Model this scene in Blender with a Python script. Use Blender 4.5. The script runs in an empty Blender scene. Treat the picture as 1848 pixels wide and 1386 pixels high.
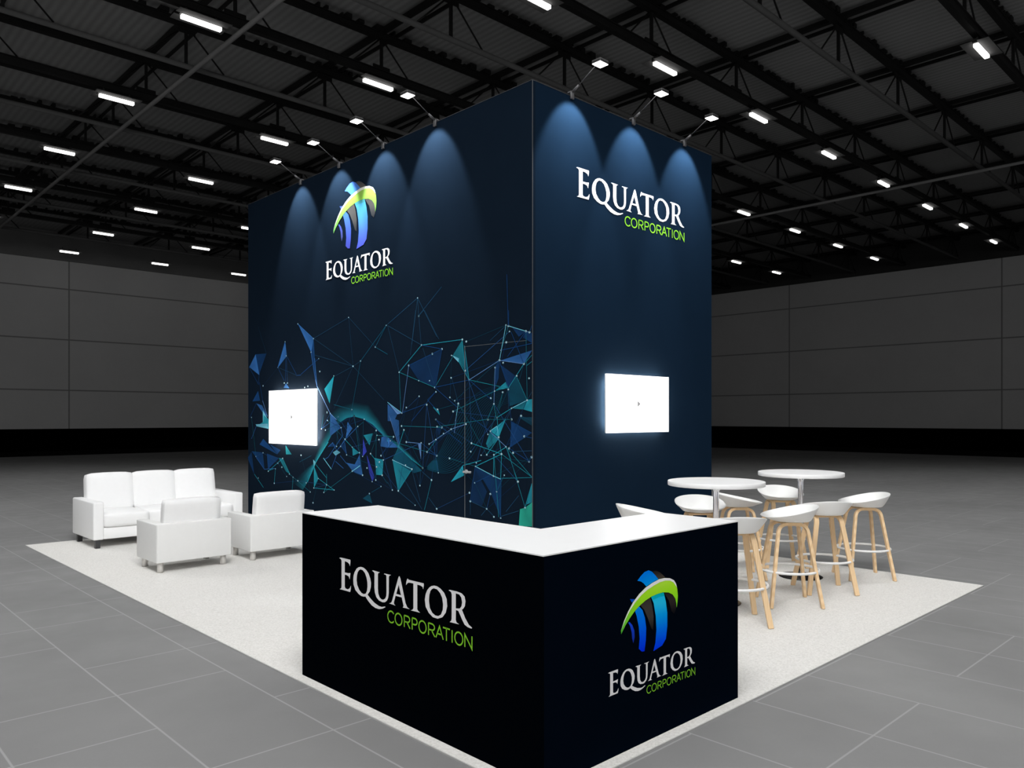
import bpy, bmesh, math, random
from mathutils import Vector, Matrix
random.seed(7)
PI = math.pi
scene = bpy.context.scene
col = scene.collection
scene.view_settings.view_transform = 'Standard'
scene.view_settings.look = 'None'

# tuned values
HALO_STRENGTH = 75.0  # strength of the glow added behind each screen
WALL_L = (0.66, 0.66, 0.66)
WALL_R_SHADED = (0.50, 0.50, 0.50)
HEAD_SHADE = (0.20, 0.20, 0.20)  # shade at the top of the walls, put into the colour
HEAD_SHADE_R = (0.04, 0.04, 0.04)
FLOOR_A = 0.21
DECK = 0.28
FLOOD_TILT = 0.0
FLOOD_W = 285.0
FLOOD_CONE = 64.0
FLOOD_BLEND = 0.38
FLOOD_AIM = 27.0
WORLD = (1.0, 1.0, 1.0)
WORLD_S = 0.22
AREAS = [  # unseen fill lamps added above the stand and behind the camera
 ('stand_fill', (2.5, 3.5, 8.9), (2.5, 3.5, 0), 13, 13, 500.0),
 ('front_fill', (-8.0, -8.0, 6.0), (2.5, 3.0, 1.5), 8, 4, 520.0),
]
FLOOR_FILLS = [(-1.8, -1.4, 27.0, 151.0, 0.35), (15.0, -3.0, 13.5, 128.0, 0.4), (-4.0, 15.0, 14.5, 128.0, 0.4)]  # unseen spots added to light the floor out to its dark edge

WORD = [[[[0.0,0.1525],[0.0122,0.1567],[0.1019,0.1574],[0.1027,0.1464],[0.0972,0.1255],[0.0921,0.1354],[0.0763,0.1418],[0.0513,0.1438],[0.0513,0.0891],[0.0823,0.0899],[0.1019,0.0932],[0.096,0.0615],[0.087,0.074],[0.0704,0.0779],[0.0513,0.0783],[0.0513,0.0193],[0.0584,0.0119],[0.0783,0.0108],[0.0941,0.0176],[0.1066,0.0334],[0.1058,0.0173],[0.1,0.0011],[0.0485,0.0007],[0.0041,0.0],[0.0183,0.0066],[0.0215,0.0147],[0.0215,0.142],[0.0163,0.1488]],None],[[[0.1925,0.136],[0.1735,0.1312],[0.1562,0.1221],[0.1389,0.1028],[0.13,0.0846],[0.1269,0.0651],[0.1292,0.0422],[0.1447,0.0193],[0.1716,0.0048],[0.1981,-0.0023],[0.2207,-0.0013],[0.2319,0.0018],[0.2542,-0.0147],[0.2836,-0.0302],[0.3162,-0.0377],[0.3449,-0.0377],[0.3732,-0.0306],[0.396,-0.0201],[0.3943,-0.0168],[0.3662,-0.0238],[0.3449,-0.0235],[0.309,-0.0155],[0.2726,0.0008],[0.2505,0.0136],[0.2689,0.031],[0.2781,0.0531],[0.2799,0.0739],[0.2726,0.0933],[0.2579,0.1148],[0.2394,0.1276],[0.217,0.1352]],[[0.1906,0.1238],[0.1773,0.1177],[0.1658,0.1056],[0.1589,0.0868],[0.157,0.0676],[0.162,0.0452],[0.1792,0.0249],[0.1981,0.0133],[0.217,0.0106],[0.2356,0.0163],[0.2449,0.0292],[0.2497,0.0506],[0.2486,0.0711],[0.2412,0.0927],[0.2282,0.1115],[0.2094,0.1223]]],[[[0.2872,0.1313],[0.2981,0.1343],[0.352,0.1325],[0.3395,0.1273],[0.336,0.1211],[0.336,0.0561],[0.3395,0.0324],[0.3502,0.0169],[0.3662,0.0105],[0.3803,0.0119],[0.3943,0.0193],[0.403,0.0328],[0.4047,0.0531],[0.404,0.123],[0.3995,0.1283],[0.3845,0.1292],[0.389,0.1328],[0.441,0.1334],[0.4272,0.128],[0.4238,0.1219],[0.4228,0.05],[0.4186,0.0274],[0.4082,0.0116],[0.3908,0.0016],[0.3732,-0.0014],[0.3449,0.0018],[0.3234,0.0134],[0.3108,0.0338],[0.3072,0.0577],[0.3079,0.121],[0.3018,0.1273]],None],[[[0.5003,0.1358],[0.5063,0.138],[0.514,0.1258],[0.5513,0.0255],[0.5647,0.0094],[0.581,0.0044],[0.5302,0.0025],[0.5365,0.0097],[0.5221,0.0458],[0.4756,0.0453],[0.4627,0.0129],[0.465,0.0052],[0.4756,0.0012],[0.4263,0.0026],[0.4417,0.0093],[0.4487,0.0186],[0.4958,0.1284]],[[0.4994,0.0982],[0.4811,0.055],[0.5167,0.0547]]],[[[0.5647,0.1361],[0.5757,0.1325],[0.6828,0.1332],[0.6836,0.1231],[0.6786,0.1068],[0.6743,0.1164],[0.6582,0.1204],[0.6368,0.1204],[0.6368,0.0143],[0.6432,0.0077],[0.6573,0.0025],[0.5889,0.0005],[0.6021,0.0055],[0.6086,0.0132],[0.6086,0.1212],[0.5845,0.1207],[0.5691,0.1183],[0.5544,0.1054],[0.5571,0.1217]],None],[[[0.7543,0.1349],[0.7358,0.13],[0.7213,0.1213],[0.7067,0.1075],[0.6963,0.0891],[0.69,0.0649],[0.6963,0.0352],[0.7171,0.0133],[0.7461,-0.0004],[0.7787,-0.0007],[0.8108,0.0116],[0.8326,0.0343],[0.8425,0.0635],[0.8386,0.0926],[0.8227,0.1149],[0.7988,0.1286],[0.7746,0.1353]],[[0.7522,0.1232],[0.7399,0.1179],[0.7296,0.1086],[0.7221,0.0908],[0.7192,0.0648],[0.7254,0.0353],[0.7419,0.0179],[0.7624,0.0102],[0.7827,0.0114],[0.8008,0.021],[0.8128,0.0432],[0.8148,0.0661],[0.8088,0.0926],[0.7948,0.1103],[0.7746,0.1222]]],[[[0.8511,0.1307],[0.8601,0.1339],[0.9046,0.1344],[0.935,0.132],[0.9537,0.1218],[0.9593,0.1034],[0.9556,0.0833],[0.9444,0.0704],[0.9368,0.0655],[0.9575,0.0353],[0.9798,0.0129],[1.0,0.0048],[0.9963,0.0005],[0.9724,0.0018],[0.9537,0.0079],[0.9387,0.0245],[0.9141,0.0565],[0.8988,0.0574],[0.8981,0.0168],[0.9027,0.0078],[0.9198,0.0026],[0.8582,0.0006],[0.8679,0.0074],[0.871,0.0166],[0.8718,0.1155],[0.8679,0.126]],[[0.8981,0.1253],[0.8981,0.0639],[0.9236,0.068],[0.9342,0.0796],[0.938,0.0948],[0.9331,0.1135],[0.9198,0.1247]]]]
CORP = [["C",0.4121,0.465],["O",0.4696,0.5266],["R",0.5379,0.5867],["P",0.5964,0.6402],["O",0.6462,0.7017],["R",0.7121,0.7624],["A",0.7657,0.8168],["T",0.814,0.8601],["I",0.8699,0.8784],["O",0.8892,0.9444],["N",0.9519,1.0018]]
CORPZ = [-0.0847,-0.0267]
LOGO = {"green":[[0.1335,0.3791],[0.13,0.4043],[0.1621,0.4608],[0.2054,0.5159],[0.2603,0.5699],[0.3272,0.6137],[0.3952,0.6445],[0.4723,0.6654],[0.551,0.6797],[0.6151,0.679],[0.6803,0.6682],[0.7299,0.6467],[0.7549,0.6189],[0.7717,0.5777],[0.7784,0.5282],[0.7734,0.4855],[0.7633,0.446],[0.7591,0.4781],[0.7465,0.514],[0.7133,0.5482],[0.6639,0.5703],[0.599,0.5814],[0.5352,0.581],[0.4646,0.5735],[0.3952,0.5569],[0.3272,0.5314],[0.275,0.5039],[0.2236,0.4677],[0.1801,0.4306],[0.1514,0.4002]],"rim":[[0.1407,0.4156],[0.1801,0.471],[0.2273,0.5212],[0.2824,0.5639],[0.3497,0.601],[0.4182,0.6272],[0.488,0.6445],[0.559,0.6574],[0.6232,0.6598],[0.6803,0.6515],[0.7216,0.6335],[0.7465,0.6105],[0.7675,0.588],[0.7549,0.6189],[0.7299,0.6467],[0.6803,0.6682],[0.6151,0.679],[0.551,0.6797],[0.4723,0.6654],[0.3952,0.6445],[0.3272,0.6137],[0.2603,0.5699],[0.2054,0.5159],[0.1621,0.4608],[0.13,0.4043]],"bluetop":[[0.4336,0.7569],[0.4723,0.7423],[0.5115,0.7112],[0.5471,0.6803],[0.4723,0.6654],[0.4067,0.6511],[0.38,0.6745],[0.3497,0.6927],[0.3085,0.7042],[0.3422,0.7282],[0.3876,0.7517]],"darktop":[[0.4762,0.7441],[0.5194,0.7429],[0.5669,0.7246],[0.6273,0.683],[0.591,0.681],[0.5471,0.6803],[0.5115,0.7112]],"center":[[0.4607,0.5732],[0.5273,0.5822],[0.6087,0.5789],[0.6354,0.5082],[0.6516,0.4292],[0.6516,0.3339],[0.6354,0.2512],[0.591,0.2127],[0.488,0.1939],[0.5115,0.2476],[0.5233,0.3343],[0.5154,0.4295],[0.4919,0.5224]],"teal":[[0.4607,0.5732],[0.5273,0.5822],[0.6087,0.5789],[0.6167,0.5539],[0.551,0.5573],[0.4848,0.5493]],"left":[[0.2824,0.5049],[0.3272,0.5291],[0.3648,0.4975],[0.3914,0.4422],[0.4067,0.3702],[0.4029,0.2878],[0.3876,0.2148],[0.3573,0.2189],[0.3234,0.2442],[0.3332,0.3108],[0.3234,0.395],[0.301,0.4675]],"small":[[0.2091,0.441],[0.2236,0.4429],[0.2529,0.4172],[0.275,0.3767],[0.2787,0.3306],[0.264,0.2927],[0.2514,0.3269],[0.2456,0.3733],[0.2273,0.4174]],"darkmid":[[0.3422,0.5335],[0.4029,0.5579],[0.4529,0.5684],[0.4762,0.5064],[0.4919,0.4337],[0.488,0.3363],[0.4646,0.3547],[0.4259,0.4315],[0.3876,0.4936]],"darkright":[[0.6111,0.5785],[0.6639,0.5703],[0.7133,0.5482],[0.7465,0.514],[0.7591,0.4781],[0.7591,0.4395],[0.7382,0.4045],[0.705,0.4295],[0.6721,0.5117],[0.6354,0.551]],"tip":[[0.2273,0.5947],[0.2824,0.5844],[0.2492,0.5671]]}
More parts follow.
